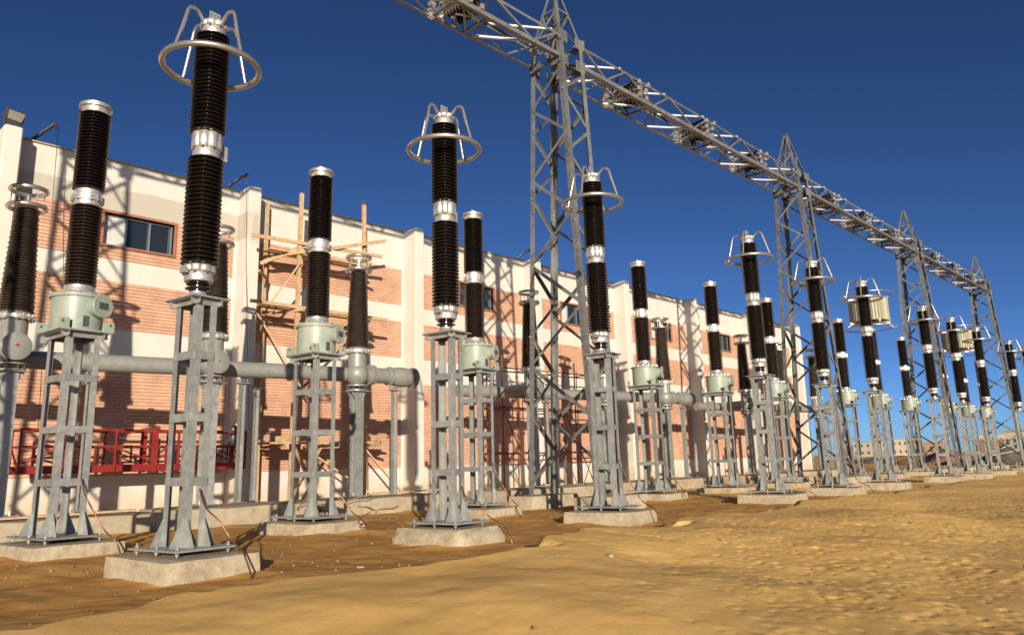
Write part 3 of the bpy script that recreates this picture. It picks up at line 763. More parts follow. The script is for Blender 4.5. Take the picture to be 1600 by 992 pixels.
# ---------------------------------------------------------------- bushings and gas ducts by the wall
def make_bushing(dot):
    t = thing('gas_bushing', '', 'bushing', (0, 0, 0), 0, 'tapered bushings along the wall')
    obj('insulator', MB().lathe(sheds(4.66, 6.93, 40, .35, .24, .25, .155, alt=.014), 40), 'glaze_dusty', t, smooth=50)
    tc = obj('top_cap', MB().lathe([(.2, 6.93), (.21, 6.95), (.21, 7.0), (.12, 7.03), (.06, 7.05), (.06, 7.22), (.03, 7.24)], 24), 'alu', t, smooth=40)
    for z, R in ((7.36, .34), (6.97, .355)):
        obj('corona_ring', MB().tube([(R*math.cos(2*math.pi*k/36), R*math.sin(2*math.pi*k/36), z) for k in range(36)], .05, 10, closed=True), 'ring', tc, smooth=60)
    for k in range(4):
        a = math.radians(15+90*k); obj('ring_post', MB().tube([(.35*math.cos(a), .35*math.sin(a), 6.98), (.345*math.cos(a), .345*math.sin(a), 7.35)], .012, 6), 'alu', tc)
        obj('spoke', MB().tube([(.05*math.cos(a), .05*math.sin(a), 6.99), (.36*math.cos(a), .36*math.sin(a), 6.975)], .014, 6), 'alu', tc)
    fl = obj('bottom_flange', MB().lathe([(.27, 4.50), (.36, 4.51), (.37, 4.53), (.37, 4.57), (.345, 4.58), (.345, 4.60), (.33, 4.62), (.29, 4.665)], 36), 'alu', t, smooth=35)
    bl = MB()
    for k in range(18):
        a = 2*math.pi*k/18; bl.lathe([(.016, 4.49), (.016, 4.62)], 6, (.355*math.cos(a), .355*math.sin(a), 0))
    obj('flange_bolts', bl, 'alu', fl, kind='stuff')
    obj('stem', MB().lathe([(.255, 3.95), (.255, 4.5)], 32), 'greypaint', t, smooth=40)
    sph = [(.33*math.cos(a), 3.92+.33*math.sin(a)) for a in [math.radians(d) for d in range(-66, 67, 11)]]
    obj('housing', MB().lathe(sph, 32), 'greypaint', t, smooth=60)
    if dot == 'yellowdot': cp = None
    else: cp = obj('inspection_cover', MB().lathe([(.22, -.18), (.24, -.26), (.27, -.31), (.285, -.32), (.285, -.36), (.25, -.375), (.15, -.40), (.06, -.408)][::-1], 36, (0, 0, 3.92), 'y'), 'greypaint', t, smooth=35)
    if cp: obj('phase_dot', MB().lathe([(.034, -.42), (.034, -.406)], 16, (0, 0, 3.94), 'y'), dot, cp, smooth=35)
    lf = obj('lower_flange', MB().lathe([(.24, 3.56), (.30, 3.57), (.30, 3.60), (.24, 3.61), (.2, 3.64)], 32).lathe([(.30, 3.44), (.30, 3.47)], 32), 'galv', t, smooth=35)
    bl = MB()
    for k in range(10):
        a = 2*math.pi*k/10; bl.lathe([(.02, 3.44), (.02, 3.62)], 6, (.275*math.cos(a), .275*math.sin(a), 0))
    obj('flange_studs', bl, 'steeldark', lf, kind='stuff')
    return t
def make_column():
    t = thing('bushing_support', '', 'support', (0, 0, 0), 0, 'steel columns under the bushings')
    cm = MB()
    cm.box((0, -.135, 2.0), (.30, .016, 2.88)); cm.box((0, .135, 2.0), (.30, .016, 2.88)); cm.box((0, 0, 2.0), (.014, .252, 2.88)); 
    obj('column', cm, 'galv', t)
    obj('base_plate', MB().box((0, 0, .545), (.55, .55, .028)), 'galv', t)
    obj('head_plate', MB().box((0, 0, 3.428), (.56, .5, .02)), 'galv', t)
    for sx in (-1, 1):
        for sy in (-1, 1):
            obj('anchor_bolt', MB().lathe([(.018, .56), (.018, .64)], 8, (sx*.22, sy*.22, 0)), 'alu', t)
            obj('stiffener', MB().prism([(0, 0), (.1, 0), (.1, -.02), (.01, -.16), (0, -.16)], V(sx*.15, sy*.1-.005, 3.417), V(sx*.15, sy*.1+.005, 3.417), V(sx, 0, 0), V(0, 0, 1)), 'galv', t)
    return t
DOT = ['reddot', 'greendot', 'yellowdot']
bush = [make_bushing(d) for d in DOT]; bush_s = [snapshot(b) for b in bush]
colm = make_column(); colm_s = snapshot(colm)
LB = ['with a red dot on its round cover, at the left edge', 'with a green dot, partly behind the nearest arrester', 'standing in front of the timber scaffold']
for i, x in enumerate(XC):
    la = ('tapered brown bushing %s' % LB[i]) if i < 3 else '%s tapered brown bushing from the left along the wall' % ORD[i]
    b = bush[i % 3]
    if i < 3: b.location = (x, YC, 0); b['label'] = la
    else: copy_thing(b, bush_s[i % 3], la, (x, YC, 0))
    lc = 'steel support column under the %s tapered bushing from the left' % ORD[i]
    if i == 0: colm.location = (x, YC, 0); colm['label'] = lc
    else: copy_thing(colm, colm_s, lc, (x, YC, 0))
def make_duct():
    t = thing('gas_duct', '', 'duct', (0, 0, 0), 0, 'grey gas ducts along the wall')
    P, Q = V(2.2, 20.05, 3.84), V(13.2, 18.58, 3.93)
    d = (Q-P).normalized()
    obj('long_pipe', MB().tube([P, Q], .205, 28), 'greypaint', t, smooth=50)
    for k in (.1, .36, .58, .8):
        c = P+(Q-P)*k
        obj('joint_flange', MB().tube([c-d*.035, c-d*.03, c+d*.03, c+d*.035], [.21, .25, .25, .21], 28), 'greypaint', t, smooth=35)
    z = 3.93; y = YC; x0 = 12.9
    obj('branch_pipe', MB().tube([(x0+.2, y, z), (14.75, y, z)], .225, 28), 'greypaint', t, smooth=50)
    for x in (x0+.42, x0+.52, 14.05):
        obj('joint_flange', MB().tube([(x-.035, y, z), (x-.03, y, z), (x+.03, y, z), (x+.035, y, z)], [.23, .285, .285, .23], 28), 'greypaint', t, smooth=35)
    bulb = [(14.1, .225), (14.22, .27), (14.4, .30), (14.6, .295), (14.78, .26), (14.86, .25)]
    b = obj('end_bulb', MB().tube([(x, y, z) for x, r in bulb], [r for x, r in bulb], 28), 'greypaint', t, smooth=50)
    obj('end_cap', MB().tube([(14.86, y, z), (14.87, y, z), (14.96, y, z), (14.98, y, z)], [.27, .31, .31, .29], 28), 'greypaint', b, smooth=35)
    for x in (XC[0], XC[1]):
        yy = P.y+(Q.y-P.y)*(x-P.x)/(Q.x-P.x)
        obj('stub_pipe', MB().tube([(x, YC+.1, 3.90), (x, yy, 3.88)], .2, 24), 'greypaint', t, smooth=50)
    return t
duct = make_duct(); duct_s = snapshot(duct)
duct['label'] = 'grey gas duct with a bulging capped end beside the third pier, behind the nearest arresters'
for b_ in (1, 2): copy_thing(duct, duct_s, ['', 'grey gas duct running behind the nearest lattice tower', 'grey gas duct at the far end of the building wall'][b_], (BAY*b_, 0, 0))
def make_post():
    t = thing('duct_post', '', 'post', (0, 0, 0), 0, 'posts under the gas ducts')
    p = MB(); p.box((-.06, 0, 2.03), (.012, .14, 2.98)); p.box((.06, 0, 2.03), (.012, .14, 2.98)); p.box((0, 0, 2.03), (.106, .011, 2.98)); obj('shaft', p, 'galv', t)
    obj('base_plate', MB().box((0, 0, .53), (.3, .3, .02)), 'galv', t)
    hd = MB(); hd.box((0, 0, 3.53), (.34, .26, .02)); hd.box((0, 0, 3.60), (.26, .18, .018)); 
    for sx in (-1, 1):
        for sy in (-1, 1): hd.lathe([(.014, 3.50), (.014, 3.64)], 6, (sx*.1, sy*.07, 0))
    obj('saddle', hd, 'galv', t); return t
post = make_post(); post_s = snapshot(post); first = True
PX = [(6.2, 19.45, 'slender steel duct post behind the leftmost transformer pedestal'), (9.7, 18.95, 'slender pale steel duct post at the right end of the red platform'), (14.24, 18.44, 'slender pale steel duct post below the bulging capped duct end'), (10.6, 19.9, 'short grey steel duct post behind the second green tanked pedestal')]
for b_ in range(3):
    for k, (x, y, lb) in enumerate(PX):
        lab = lb if b_ == 0 else '%s slender duct post under the duct of the %s bushing group' % (ORD[k], ORD[b_])
        if first: post.location = (x, y, 0); post['label'] = lab; first = False
        else: copy_thing(post, post_s, lab, (x+BAY*b_, y, 0))

# ---------------------------------------------------------------- gantry
ZB, ZT_, ZPK = 12.69, 13.42, 15.45
def make_tower():
    t = thing('gantry_tower', '', 'tower', (0, 0, 0), 0, 'lattice gantry towers')
    w = .52; z0 = .46
    def vy(z): return .55+(ZB-min(z, ZB))/(ZB-.58)*.63
    def pt(sx, sy, z): return V(sx*w, sy*vy(z), z)
    for sx in (-1, 1):
        for sy in (-1, 1):
            a = .155
            obj('leg', MB().angle(pt(sx, sy, z0), pt(sx, sy, ZT_+.06), a, .018, (-sx, 0, 0), (0, -sy, 0)), 'galv_tower', t)
            obj('base_plate', MB().box((sx*(w-.05), sy*(vy(z0)-.04), z0-.012), (.42, .42, .024)), 'galv_tower', t)
            for zz in (4.6, 8.6):
                sp = MB(); p = pt(sx, sy, zz)
                for q in range(6):
                    for s_ in (.05, .11):
                        c = p+V(0, 0, -.35+.14*q)
                        sp.tube([c+V(-sx*s_, sy*.0, 0), c+V(-sx*s_, sy*.03, 0)], .016, 6); sp.tube([c+V(0, -sy*s_, 0), c+V(sx*.03, -sy*s_, 0)], .016, 6)
                obj('splice_bolts', sp, 'galv_tower', t, kind='stuff')
            for zz in (ZB, ZT_):
                gp = MB()
                p = pt(sx, sy, zz)
                gp.box((p.x-sx*.13, p.y+sy*.012, zz), (.42, .014, .34)); gp.box((p.x+sx*.012, p.y-sy*.13, zz), (.014, .42, .34))
                for q in range(5):
                    for s_ in (-.05, .05, .15, .25):
                        gp.tube([V(p.x-sx*s_, p.y+sy*.01, zz-.13+.065*q), V(p.x-sx*s_, p.y+sy*.045, zz-.13+.065*q)], .014, 5)
                obj('gusset_plate', gp, 'galv_tower', t, kind='stuff')
    L = .082; tt = .009
    def lace(n0, n1, fu, nrm):
        obj('brace', MB().angle(n0+nrm*.004, n1+nrm*.004, L, tt, (0, 0, -1), -nrm), 'galv_tower', t)
    zl = [12.5, 11.45, 10.45, 9.3, 8.1, 6.8, 5.45, 3.95, 2.45, .75]
    for sx in (-1, 1):       # side faces, zigzag in Y
        for k in range(len(zl)-1):
            s0 = (-1 if k % 2 == 0 else 1)*(1 if sx < 0 else -1)
            lace(pt(sx, s0, zl[k]), pt(sx, -s0, zl[k+1]), 0, V(sx, 0, 0))
    zf = [12.5, 11.75, 10.7, 9.85, 8.8, 7.8, 6.8, 5.8, 4.8, 3.75, 2.7, 1.65, .75]
    for sy in (-1, 1):       # front and back, zigzag in X
        for k in range(len(zf)-1):
            s0 = (1 if k % 2 == 0 else -1)*(1 if sy < 0 else -1)
            lace(pt(s0, sy, zf[k]), pt(-s0, sy, zf[k+1]), 0, V(0, sy, 0))
    # level frames inside the beam depth
    for zz in (ZB, ZT_):
        for s in (-1, 1):
            lace(pt(s, -1, zz), pt(s, 1, zz), 0, V(s, 0, 0))
        lace(pt(-1, -1, zz), pt(1, 1, zz), 0, V(0, -1, 0))
    for sx in (-1, 1): lace(pt(sx, -1, ZB+.1), pt(sx, 1, ZT_-.1), 0, V(sx, 0, 0))
    # peak
    top = .07
    for sx in (-1, 1):
        for sy in (-1, 1):
            obj('peak_leg', MB().angle(V(sx*w, sy*.55, ZT_-.05), V(sx*top, sy*top, ZPK), .085, .010, (-sx, 0, 0), (0, -sy, 0)), 'galv_tower', t)
    zm = 14.5; k = (zm-ZT_)/(ZPK-ZT_); hx, hy = w+(top-w)*k, .55+(top-.55)*k
    for s in (-1, 1):
        obj('peak_brace', MB().angle(V(-hx, s*hy, zm), V(hx, s*hy, zm), .05, .007, (0, 0, -1), (0, -s, 0)), 'galv_tower', t)
        obj('peak_brace', MB().angle(V(s*hx, -hy, zm), V(s*hx, hy, zm), .05, .007, (0, 0, -1), (-s, 0, 0)), 'galv_tower', t)
        obj('peak_brace', MB().angle(V(-hx*s, s*hy, zm), V(w*s, s*.55, ZT_), .05, .007, (0, 0, -1), (0, -s, 0)), 'galv_tower', t)
        obj('peak_brace', MB().angle(V(s*hx, hy*s, zm), V(s*w, -.55*s, ZT_), .05, .007, (0, 0, -1), (-s, 0, 0)), 'galv_tower', t)
    obj('peak_plate', MB().box((0, 0, ZPK+.012), (.24, .24, .024)), 'galv_tower', t)
    return t
tw = make_tower(); tw_s = snapshot(tw)
TL = ['lattice gantry tower just outside the left edge that throws the leftmost lattice shadow', 'nearest lattice gantry tower, cut by the top edge of the picture', 'second lattice gantry tower with its whole pointed peak in view',
      'third lattice gantry tower from the left, with a pointed peak', 'farthest lattice gantry tower at the end of the beam']
for i, x in enumerate(XTW):
    if i == 0: tw.location = (x, YT, 0); tw['label'] = TL[0]
    else: copy_thing(tw, tw_s, TL[i], (x, YT, 0))
    for k, (dy, nm) in enumerate(((1.12, 'rear'), (-1.12, 'front'))):
        plinth('tower_footing', x+.02, YT+dy, 1.95, .85, -.1, .455, 70+2*i+k, 'concrete footing under the %s legs of the %s' % (nm, ['tower outside the left edge', 'nearest lattice tower', 'second lattice tower', 'third lattice tower', 'farthest lattice tower'][i]), rz=.0, group='tower footings')
def make_beam():
    """from the right face of one tower to the left face of the next; origin at the left tower's axis"""
    t = thing('gantry_beam', '', 'beam', (0, 0, 0), 0, 'lattice beams between the towers')
    xa, xb = .56, BAY-.56; h = .55
    for sy in (-1, 1):
        big = .125 if sy < 0 else .095
        obj('bottom_chord', MB().angle((xa-.2, sy*h, ZB), (xb+.2, sy*h, ZB), big, .014, (0, -sy, 0), (0, 0, 1)), 'galv_tower', t)
        obj('top_chord', MB().angle((xa-.2, sy*h, ZT_), (xb+.2, sy*h, ZT_), .082, .010, (0, -sy, 0), (0, 0, -1)), 'galv_tower', t)
    L = .06; tt = .008
    bot = [1.68+2.55*k for k in range(6)]; top = [b+1.08 for b in bot]
    def m(P, Q, u, v, nm='lacing', mt='galv_tower'): obj(nm, MB().angle(P, Q, L, tt, u, v), mt, t)
    for sy in (-1, 1):
        nr = V(0, sy, 0); y = sy*(h+.004)
        m(V(xa, y, ZT_-.03), V(bot[0], y, ZB+.03), (0, 0, 1), -nr)
        for k in range(6):
            m(V(bot[k], y, ZB+.03), V(min(top[k], xb), y, ZT_-.03), (0, 0, 1), -nr)
            if k < 5: m(V(top[k], y, ZT_-.03), V(bot[k+1], y, ZB+.03), (0, 0, 1), -nr)
    for z, off in ((ZB, .012), (ZT_, -.012)):
        for k in range(6):
            f = bot[k] if z == ZB else top[k]-.3; bk = f-1.5; bn = f+1.05
            bk = max(bk, xa); bn = min(bn, xb); f = min(f, xb)
            m(V(bk, h, z+off), V(f, -h, z+off), (0, 0, 1), (1, 0, 0), mt='galv_sunlit')  # diagonals facing the sun take the colour with the glint painted in
            m(V(f, -h, z+off), V(bn, h, z+off), (0, 0, 1), (1, 0, 0))
    for x in (3.6, 7.87, 12.1):
        for sy in (-1, 1):
            obj('post', MB().angle((x, sy*h, ZB+.1), (x, sy*h, ZT_-.05), .055, .008, (1, 0, 0), (0, -sy, 0)), 'galv_tower', t)
    return t
bm = make_beam(); bm_s = snapshot(bm)
BLb = ['stretch of lattice beam from the nearest tower up to the top edge', 'lattice beam between the nearest and the second tower', 'lattice beam between the second and the third tower', 'lattice beam between the third and the farthest tower']
for i in range(4):
    if i == 0: bm.location = (XTW[0], YT, 0); bm['label'] = BLb[0]; bm.scale = ((XTW[1]-XTW[0])/BAY, 1, 1)
    else: copy_thing(bm, bm_s, BLb[i], (XTW[i], YT, 0)).scale = (1, 1, 1)
def make_pack():
    t = thing('insulator_bundle', '', 'insulators', (0, 0, 0), 0, 'insulator strings stowed in the gantry beam')
    rs = random.Random(5)
    for layer in range(3):
        for c in range(2):
            z = ZB+.19+.22*layer; x = -.20+.42*c+rs.uniform(-.05, .05)
            prof = []; n = 7; y0 = -.50+rs.uniform(-.06, .06)
            for k in range(n):
                yy = y0+.115*k
                prof += [(.03, yy), (.045, yy+.02), (.115, yy+.045), (.12, yy+.06), (.05, yy+.075), (.03, yy+.095)]
            s = obj('disc_string', MB().lathe(prof, 14, (x, 0, z), 'y'), 'glaze_dusty', t, smooth=50)
            ye = y0+.115*n
            e = MB(); e.box((x, ye+.08, z), (.05, .2, .05)); e.box((x+.01, ye+.21, z), (.16, .10, .12)); e.box((x, y0-.05, z), (.05, .14, .05)); e.box((x, y0-.12, z), (.10, .06, .14))
            obj('end_fitting', e, 'alu', s, kind='stuff')
    for sx in (-.58, .58):
        obj('hanger', MB().bar((sx, -.5, ZB+.05), (sx, .5, ZB+.05), .07, .05), 'galv_tower', t)
        obj('hanger', MB().bar((sx, .42, ZB+.08), (sx*.2, .5, ZT_-.05), .05, .05), 'galv_tower', t)
    cl = MB()
    for k in range(4): cl.box((-.60+.02*k, .48, ZB+.04+.18*k), (.17, .13, .12))
    obj('clamp_stack', cl, 'alu', t, kind='stuff')
    sn = MB()
    for k in range(4):
        a, b = V(rs.uniform(-.6, .6), rs.uniform(-.45, .5), ZB-.02-rs.uniform(0, .10)), V(rs.uniform(-.6, .6), rs.uniform(-.45, .5), ZB+.02)
        sn.bar(a, b, .045, .03)
    obj('loose_fittings', sn, 'galv_tower', t, kind='stuff')
    return t
pk = make_pack(); pk_s = snapshot(pk); first = True
for i in range(4):
    for k, x in enumerate((3.6, 7.87, 12.1)):
        if i == 0 and k < 2: continue
        lab = '%s bundle of dark insulators in the %s' % (['left', 'middle', 'right'][k], BLb[i].replace('lattice beam', 'beam')) if i else 'bundle of dark insulators in the beam at the top edge, left of the towers'
        if first: pk.location = (XTW[1]-BAY+x, YT, 0); pk['label'] = lab; first = False
        else: copy_thing(pk, pk_s, lab, (XTW[i]+x, YT, 0))

# ---------------------------------------------------------------- site things by the wall
def build_platform():
    t = thing('suspended_platform', 'red painted suspended work platform hanging low along the brick wall at left', 'platform', (8.45, 22.3, 0))
    x0, x1 = -2.95, 2.97; ya, yb = -.36, .36; zb = 1.36
    obj('deck', MB().box((0, 0, zb+.03), (x1-x0, .66, .04)), 'red', t)
    for y in (ya, yb):
        obj('toe_board', MB().box(((x0+x1)/2, y, zb+.10), (x1-x0, .02, .19)), 'red', t)
        obj('mid_rail', MB().bar((x0, y, 2.03), (x1, y, 2.03), .05, .05), 'red', t)
        obj('top_rail', MB().bar((x0, y, 2.45), (x1, y, 2.45), .055, .055), 'red', t)
        for x in (x0+.03, -1.9, -.72, .3, .95, 1.9, x1-.03):
            wd = .16 if x == .3 else .05
            obj('upright', MB().box((x, y*1.06, 1.92+(.0 if wd < .1 else .02)), (wd, .05, 1.02 if wd < .1 else 1.2)), 'red', t)
        for a, b in ((x0+.1, -1.9), (.3, -.72), (.3, .95), (x1-.1, 1.9)):
            obj('diagonal', MB().bar((a, y, 1.62), (b, y, 2.0), .035, .035), 'red', t)
        for x in (-2.4, -1.2, -.3, .62, 1.4, 2.4):
            obj('short_stud', MB().bar((x, y, 1.6), (x, y, 2.01), .04, .04), 'red', t)
    for x in (x0+.03, x1-.03):
        obj('end_frame', MB().bar((x, ya, 2.44), (x, yb, 2.44), .05, .05).bar((x, ya, 2.03), (x, yb, 2.03), .05, .05).bar((x, ya, 1.45), (x, yb, 2.0), .04, .04), 'red', t)
    hz = thing('platform_hoist', 'dark electric hoist unit at the right end of the red platform', 'hoist', (11.2, 22.3, 0))
    obj('motor', MB().lathe([(.04, 2.2), (.11, 2.22), (.12, 2.4), (.11, 2.62), (.05, 2.66)], 16), 'steeldark', hz, smooth=40)
    obj('gearbox', MB().box((0, -.03, 2.12), (.26, .22, .24)), 'dark', hz)
    obj('bracket', MB().box((.0, .1, 1.95), (.1, .06, .9)), 'red', hz)
build_platform()
def build_timber():
    t = thing('timber_scaffold', 'rough timber scaffold of poles and planks nailed up against the second wall bay', 'scaffold', (14.3, 22.2, 0))
    ox, oy = 14.3, 22.2
    def B(nm, P, Q, w=.10, h=.05, up=(0, 0, 1)):
        P = V(P[0]-ox, P[1]-oy, P[2]); Q = V(Q[0]-ox, Q[1]-oy, Q[2]); obj(nm, MB().bar(P, Q, w, h, up), 'wood', t)
    B('pole', (13.12, 22.25, .1), (13.18, 22.2, 10.45), .13, .09, (0, 1, 0)); B('pole', (15.98, 22.25, .1), (15.72, 22.2, 10.75), .13, .09, (0, 1, 0))
    B('pole', (12.58, 23.35, .1), (12.60, 23.4, 10.3), .09, .07, (0, 1, 0)); B('pole', (16.2, 23.4, .1), (16.1, 23.4, 9.1), .09, .07, (0, 1, 0))
    B('ledger', (11.4, 22.13, 8.62), (16.5, 22.13, 8.80), .04, .12); B('ledger', (13.75, 22.07, 8.52), (16.55, 22.00, 9.38), .045, .12)
    B('ledger', (11.45, 22.13, 6.50), (16.75, 22.13, 6.48), .05, .11); B('ledger', (12.3, 23.2, 8.05), (13.6, 22.0, 8.75), .05, .12)
    B('plank', (12.2, 22.55, 8.40), (16.2, 22.6, 8.46), .24, .045); B('plank', (12.3, 22.9, 8.42), (16.4, 22.95, 8.44), .24, .045)
    B('transom', (12.55, 23.45, 8.34), (13.2, 21.9, 8.34), .06, .10); B('transom', (15.9, 23.5, 8.34), (15.8, 21.8, 8.36), .06, .10)
    B('transom', (11.8, 22.3, 7.55), (12.7, 23.4, 7.6), .06, .08); B('transom', (16.0, 23.5, 6.40), (15.9, 21.8, 6.40), .06, .1); B('transom', (12.55, 23.45, 6.40), (13.2, 21.9, 6.40), .06, .1)
    B('plank', (12.0, 22.6, 6.56), (16.3, 22.5, 6.56), .24, .045); B('plank', (12.1, 22.95, 6.55), (16.0, 22.95, 6.55), .22, .045)
    B('brace', (13.15, 22.1, 8.0), (12.2, 22.35, 6.45), .08, .05); B('brace', (12.1, 22.9, 6.3), (13.3, 22.1, 3.9), .11, .05); B('brace', (16.0, 22.1, 7.2), (13.3, 22.3, 4.4), .09, .045)
    B('brace', (14.2, 22.12, 2.1), (13.0, 22.05, .35), .10, .05); B('brace', (15.6, 22.05, 2.1), (17.1, 21.7, .45), .10, .05); B('brace', (13.6, 22.35, 2.0), (15.9, 21.75, .4), .11, .05)
    B('brace', (12.9, 22.0, 2.3), (14.2, 22.5, .5), .10, .05)
    for k, (a, b, y, z) in enumerate(((11.65, 14.6, 21.75, 2.10), (12.1, 16.3, 22.0, 2.12), (11.9, 16.8, 22.26, 2.11), (12.2, 16.6, 22.52, 2.13), (12.3, 16.2, 22.78, 2.12))):
        B('plank', (a, y, z), (b, y+.04*(k % 2), z+.015*k), .23, .05)
    for x in (12.6, 14.4, 16.2):
        B('transom', (x, 21.6, 2.03), (x+.05, 23.3, 2.02), .1, .09)
    for a, b, z in ((12.4, 12.75, 2.24), (12.9, 14.0, 2.25), (15.0, 15.6, 2.25), (16.1, 16.35, 2.26)):
        B('timber_block', (a, 21.9, z), (b, 21.95, z), .12, .16)
    o = obj('loose_plank', MB().bar((-1.4, 0, 0), (1.4, .05, .01), .22, .045), 'wood', loc=(15.6, 19.3, .545)); tag(o, 'loose timber plank lying on the footing beside the third pier', 'plank')
    o = obj('loose_plank', MB().bar((-1.6, .1, 0), (1.6, -.05, .03), .2, .04), 'wood', loc=(5.2, 17.95, .51)); tag(o, 'loose thin plank lying on the footing behind the leftmost pedestal', 'plank')
build_timber()
def build_steel_scaffold():
    t = thing('tube_scaffold', 'thin rusty steel tube scaffold against the wall behind the nearest lattice tower', 'scaffold', (25.2, 22.2, 0))
    xs = [-3.0, -1.2, .8, 2.7, 4.4]; ys = [-.45, .45]; tops = [5.9, 5.3, 5.6, 6.1, 4.9]
    for x, h in zip(xs, tops):
        for y in ys: obj('standard', MB().tube([(x, y, .1), (x+.03, y, h-(.3 if y > 0 else 0))], .03, 8), 'rust', t, smooth=60)
        for z in (1.7, 3.5, 5.1): obj('transom', MB().tube([(x+.04, -.6, z+.05), (x+.04, .6, z+.05)], .026, 8), 'rust', t, smooth=60)
    for z in (1.7, 3.5, 5.1):
        for y in ys: obj('ledger', MB().tube([(-3.3, y-.05, z), (4.7, y-.05, z+.03)], .028, 8), 'rust', t, smooth=60)
    for k in range(4):
        obj('brace', MB().tube([(xs[k], -.51, .3 if k % 2 else 3.4), (xs[k+1], -.51, 3.4 if k % 2 else .3)], .024, 8), 'rust', t, smooth=60)
build_steel_scaffold()
def build_floodlight(x, label, tilt):
    t = thing('floodlight', label, 'floodlight', (x, 23.12, ZTOP+.05), .25)
    c, s = math.cos(tilt), math.sin(tilt); u = V(0, -c, -s); v = V(0, -s, c)
    b = MB(); b.prism([(-.20, -.15), (.20, -.15), (.24, .15), (-.24, .15)], V(0, .05, .36), V(0, .05, .36)+u*.16, V(1, 0, 0), v); obj('lamp_housing', b, 'steeldark', t)
    g = MB(); g.prism([(-.18, -.12), (.18, -.12), (.21, .12), (-.21, .12)], V(0, .05, .36)+u*.161, V(0, .05, .36)+u*.168, V(1, 0, 0), v); obj('lamp_glass', g, M['lampglass'], t)
    obj('bracket', MB().bar((-.26, .02, .32), (-.2, .02, .0), .03, .05).bar((.26, .02, .32), (.2, .02, .0), .03, .05).box((0, .02, .015), (.44, .09, .03)), 'steeldark', t)
    obj('control_gear', MB().box((0, .06, .115), (.34, .16, .15)), 'steeldark', t)
M['lampglass'] = mat('frosted lamp glass', (.30, .28, .24), .25, 0, .1, 8, spec=.6)
build_floodlight(4.87, 'dark floodlight standing on top of the leftmost white pier', .5)
def build_davit(x, label):
    t = thing('roof_bracket', label, 'bracket', (x, WY+.1, ZTOP+.04), 0)
    obj('arm', MB().bar((-.25, .1, .05), (.18, -.45, .52), .07, .07), 'steeldark', t)
    obj('foot', MB().box((-.2, .2, .03), (.4, .5, .06)), 'steeldark', t)
    obj('pulley', MB().lathe([(.09, -.03), (.09, .03)], 14, (.20, -.47, .46), 'x'), 'steeldark', t)
build_davit(5.75, 'small dark roof bracket with pulley just right of the leftmost pier'); build_davit(11.55, 'small dark roof bracket with pulley just left of the second pier')
build_davit(25.8, 'small dark roof bracket with pulley beside the fourth pier')
for x, la in ((6.0, 'thin suspension wire hanging from the left roof bracket to the red platform'), (11.72, 'thin suspension wire hanging beside the second pier to the red platform')):
    o = obj('suspension_wire', MB().tube([(x, 23.3, 11.0), (x-.02, 22.9, 7.0), (x, 22.35, 2.5)], .009, 5), 'steeldark'); tag(o, la, 'wire', 'suspension wires')

# loose coils and offcuts around the footings
for k, (x, y, la) in enumerate(((10.9, 17.3, 'loop of bare copper cable lying by the footing left of the timber scaffold'), (8.9, 11.9, 'loop of bare copper cable on the ground behind the nearest plinth'), (12.3, 17.35, 'loop of bare copper cable lying by the footing under the timber scaffold'))):
    pts = []
    for q in range(9):
        a = .7*q; pts.append((x+.55*math.cos(a)*(1-.05*q), y+.35*math.sin(a)*(1-.03*q), .16+.06*q+.05*math.sin(2*a)))
    cable(pts, la, .011)
rs = random.Random(9)
SPOT = [(7.55, 5.7, 'pale stone on the sand crest nearest the camera'), (11.6, 7.6, 'pale stone on the sand between the third and fourth ringed arresters'), (12.9, 6.6, 'lone pale stone on the trampled sand at right of centre'),
        (10.4, 8.6, 'pale stone on dark soil left of the third plinth'), (6.2, 8.7, 'pale stone on dark soil between the first and second plinths'), (16.5, 7.2, 'pale stone on the sand in front of the fourth plinth')]
for k, (x, y, la) in enumerate(SPOT):
    z = gz(x, y); s = rs.uniform(.03, .055)
    mb = rough_block(s*2.4, s*1.5, -s*.4, s*.7, k, r=s*.3, amp=s*.25, res=s)
    o = obj('stone', mb, 'slab', smooth=40, loc=(x, y, z)); o.rotation_euler = (0, 0, rs.uniform(0, 3))
    tag(o, la, 'stone', 'small stones on the sand')

def build_gravel():
    rg = np.random.RandomState(77); mb = MB(); n = 0
    while n < 1900:
        x = rg.uniform(1.5, 30); y = rg.uniform(4, 17.2)
        b = float(bnd(np.array([x]))[0])
        if y < b-.2 and rg.rand() > .12: continue
        if vnoise(np.array([x]), np.array([y]), 1.3, 31)[0]+.5 < rg.rand()*.9: continue
        n += 1
        z = gz(x, y); r = .008+.02*rg.rand()**3
        q = [(1, 0, 0), (0, 1, 0), (-1, 0, 0), (0, -1, 0), (0, 0, .8), (0, 0, -.5)]
        a = rg.uniform(0, 3); c, s_ = math.cos(a), math.sin(a)
        vs = []
        for p in q:
            k = r*rg.uniform(.7, 1.3); px, py = p[0]*1.3, p[1]
            vs.append((x+k*(px*c-py*s_), y+k*(px*s_+py*c), z+k*p[2]+.2*r))
        mb.add(vs, [(0, 1, 4), (1, 2, 4), (2, 3, 4), (3, 0, 4), (1, 0, 5), (2, 1, 5), (3, 2, 5), (0, 3, 5)])
    o = obj('gravel', mb, M['gravelm'], kind='stuff'); o['label'] = 'scattered small gravel and chips on the soil round the plinths'; o['category'] = 'gravel'
M['gravelm'] = mat('gravel chips', (.27, .18, .10), .9, 0, .2, 9, island=.4)
build_gravel()

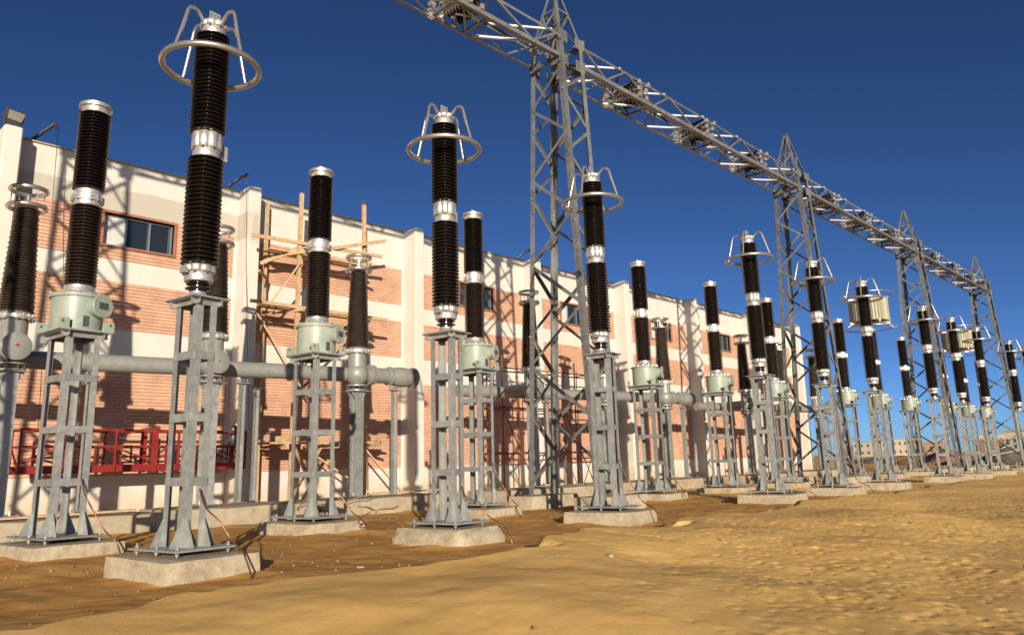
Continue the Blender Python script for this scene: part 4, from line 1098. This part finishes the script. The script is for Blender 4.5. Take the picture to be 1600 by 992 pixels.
# ---------------------------------------------------------------- far background at the right
def mound(name, x, y, sx, sy, h, seed, m, label, cat):
    n = 26; vs = []; fs = []
    rs_ = np.random.RandomState(seed)
    for i in range(n+1):
        for j in range(n+1):
            u, v = i/n*2-1, j/n*2-1; r2 = u*u+v*v
            b = max(0, 1-r2)**1.1
            q = b*(1+.5*math.sin(5*u+seed)+.4*math.sin(7*v-2*u+seed*2))+(.22*rs_.rand() if b > 0 else 0)*min(1, b*4)
            vs.append((u*sx, v*sy, q*h-.05))
    fs = [(i*(n+1)+j, (i+1)*(n+1)+j, (i+1)*(n+1)+j+1, i*(n+1)+j+1) for i in range(n) for j in range(n)]
    o = obj(name, MB().add(vs, fs), m, smooth=50, loc=(x, y, 0.05)); return tag(o, label, cat, 'spoil heaps far right')
def far_house(x, y, w, d, h, st, rz, m, label, cols=4):
    t = thing('far_house', label, 'house', (x, y, 0), rz, 'far houses on the horizon')
    obj('wall', MB().box((0, 0, h/2), (w, d, h)), m, t)
    obj('roof', MB().box((0, 0, h+.15), (w+.5, d+.5, .3)), 'slab', t)
    for fx in (0, 1):
        for s in range(st):
            for c in range(cols):
                z = (s+.55)*h/st; u = (c+.5)/cols-.5
                if fx == 0: mb = MB().box((u*w, -d/2-.02, z), (w/cols*.34, .12, h/st*.36))
                else: mb = MB().box((-w/2-.02, u*d, z), (.12, d/cols*.34, h/st*.36))
                obj('window', mb, 'dark', t)
    return t
def dirpt(px, D):
    """ground point at distance D along the bearing of image column px at the horizon"""
    a = math.atan2(px-800, CAM_F*1.03); b = YAW+a; return (D*math.sin(b), D*math.cos(b))
for px, D, w, d, h, st, m, la in ((1338, 420, 14, 12, 6.6, 2, 'house', 'cream far house on the horizon, farthest left, between steel pedestals'), (1357, 400, 12, 11, 6.6, 2, 'house', 'narrow pale far house on the horizon next to the farthest left one'),
                              (1411, 400, 9, 9, 7.2, 2, 'house', 'white two storey far house with dark window grid on the horizon'), (1452, 240, 16, 8, 3.8, 1, 'houseb', 'low brick shed on the horizon behind the orange spoil heap'),
                              (1550, 330, 8, 8, 6.6, 2, 'house', 'small white far house seen between two right hand pedestals'), (1572, 200, 14, 8, 3.4, 1, 'houseb', 'long low reddish brick shed near the right edge'),
                              (1599, 150, 4, 4, 4.2, 1, 'house', 'white cabin cut by the right edge')):
    x, y = dirpt(px, D); far_house(x, y, w, d, h, st, random.uniform(-.3, .3), m, la)
for k, (px, D, sx, sy, h, m, la) in enumerate(((1470, 95, 9, 5, .8, 'earth', 'reddish earth spoil heap between the right hand pedestals'), (1430, 110, 7, 5, .6, 'earth', 'low brown spoil heap left of the reddish one'),
                                            (1585, 82, 5, 4, .95, 'scrap', 'dark scrap heap by the right edge'), (1408, 120, 6, 4, .6, 'scrap', 'dark rubbish heap below the white two storey house'), (1350, 115, 6, 4, .6, 'scrap', 'dark rubbish heap behind the steel pedestals at the end of the building'))):
    x, y = dirpt(px, D); mound('spoil_heap', x, y, sx, sy, h, k+1, m, la, 'heap')
for k, (px, D, L_, up, la) in enumerate(((1580, 80, 6, .8, 'long pale pipe leaning on the dark scrap heap'), (1592, 79, 5, .35, 'short pale pipe lying on the dark scrap heap'))):
    x, y = dirpt(px, D)
    o = obj('scrap_pipe', MB().tube([(-L_/2, 0, .6), (L_/2, .5, .6+up*2)], .09, 8), 'galv', smooth=60, loc=(x, y, .3)); o.rotation_euler = (0, 0, -.8); tag(o, la, 'pipe')
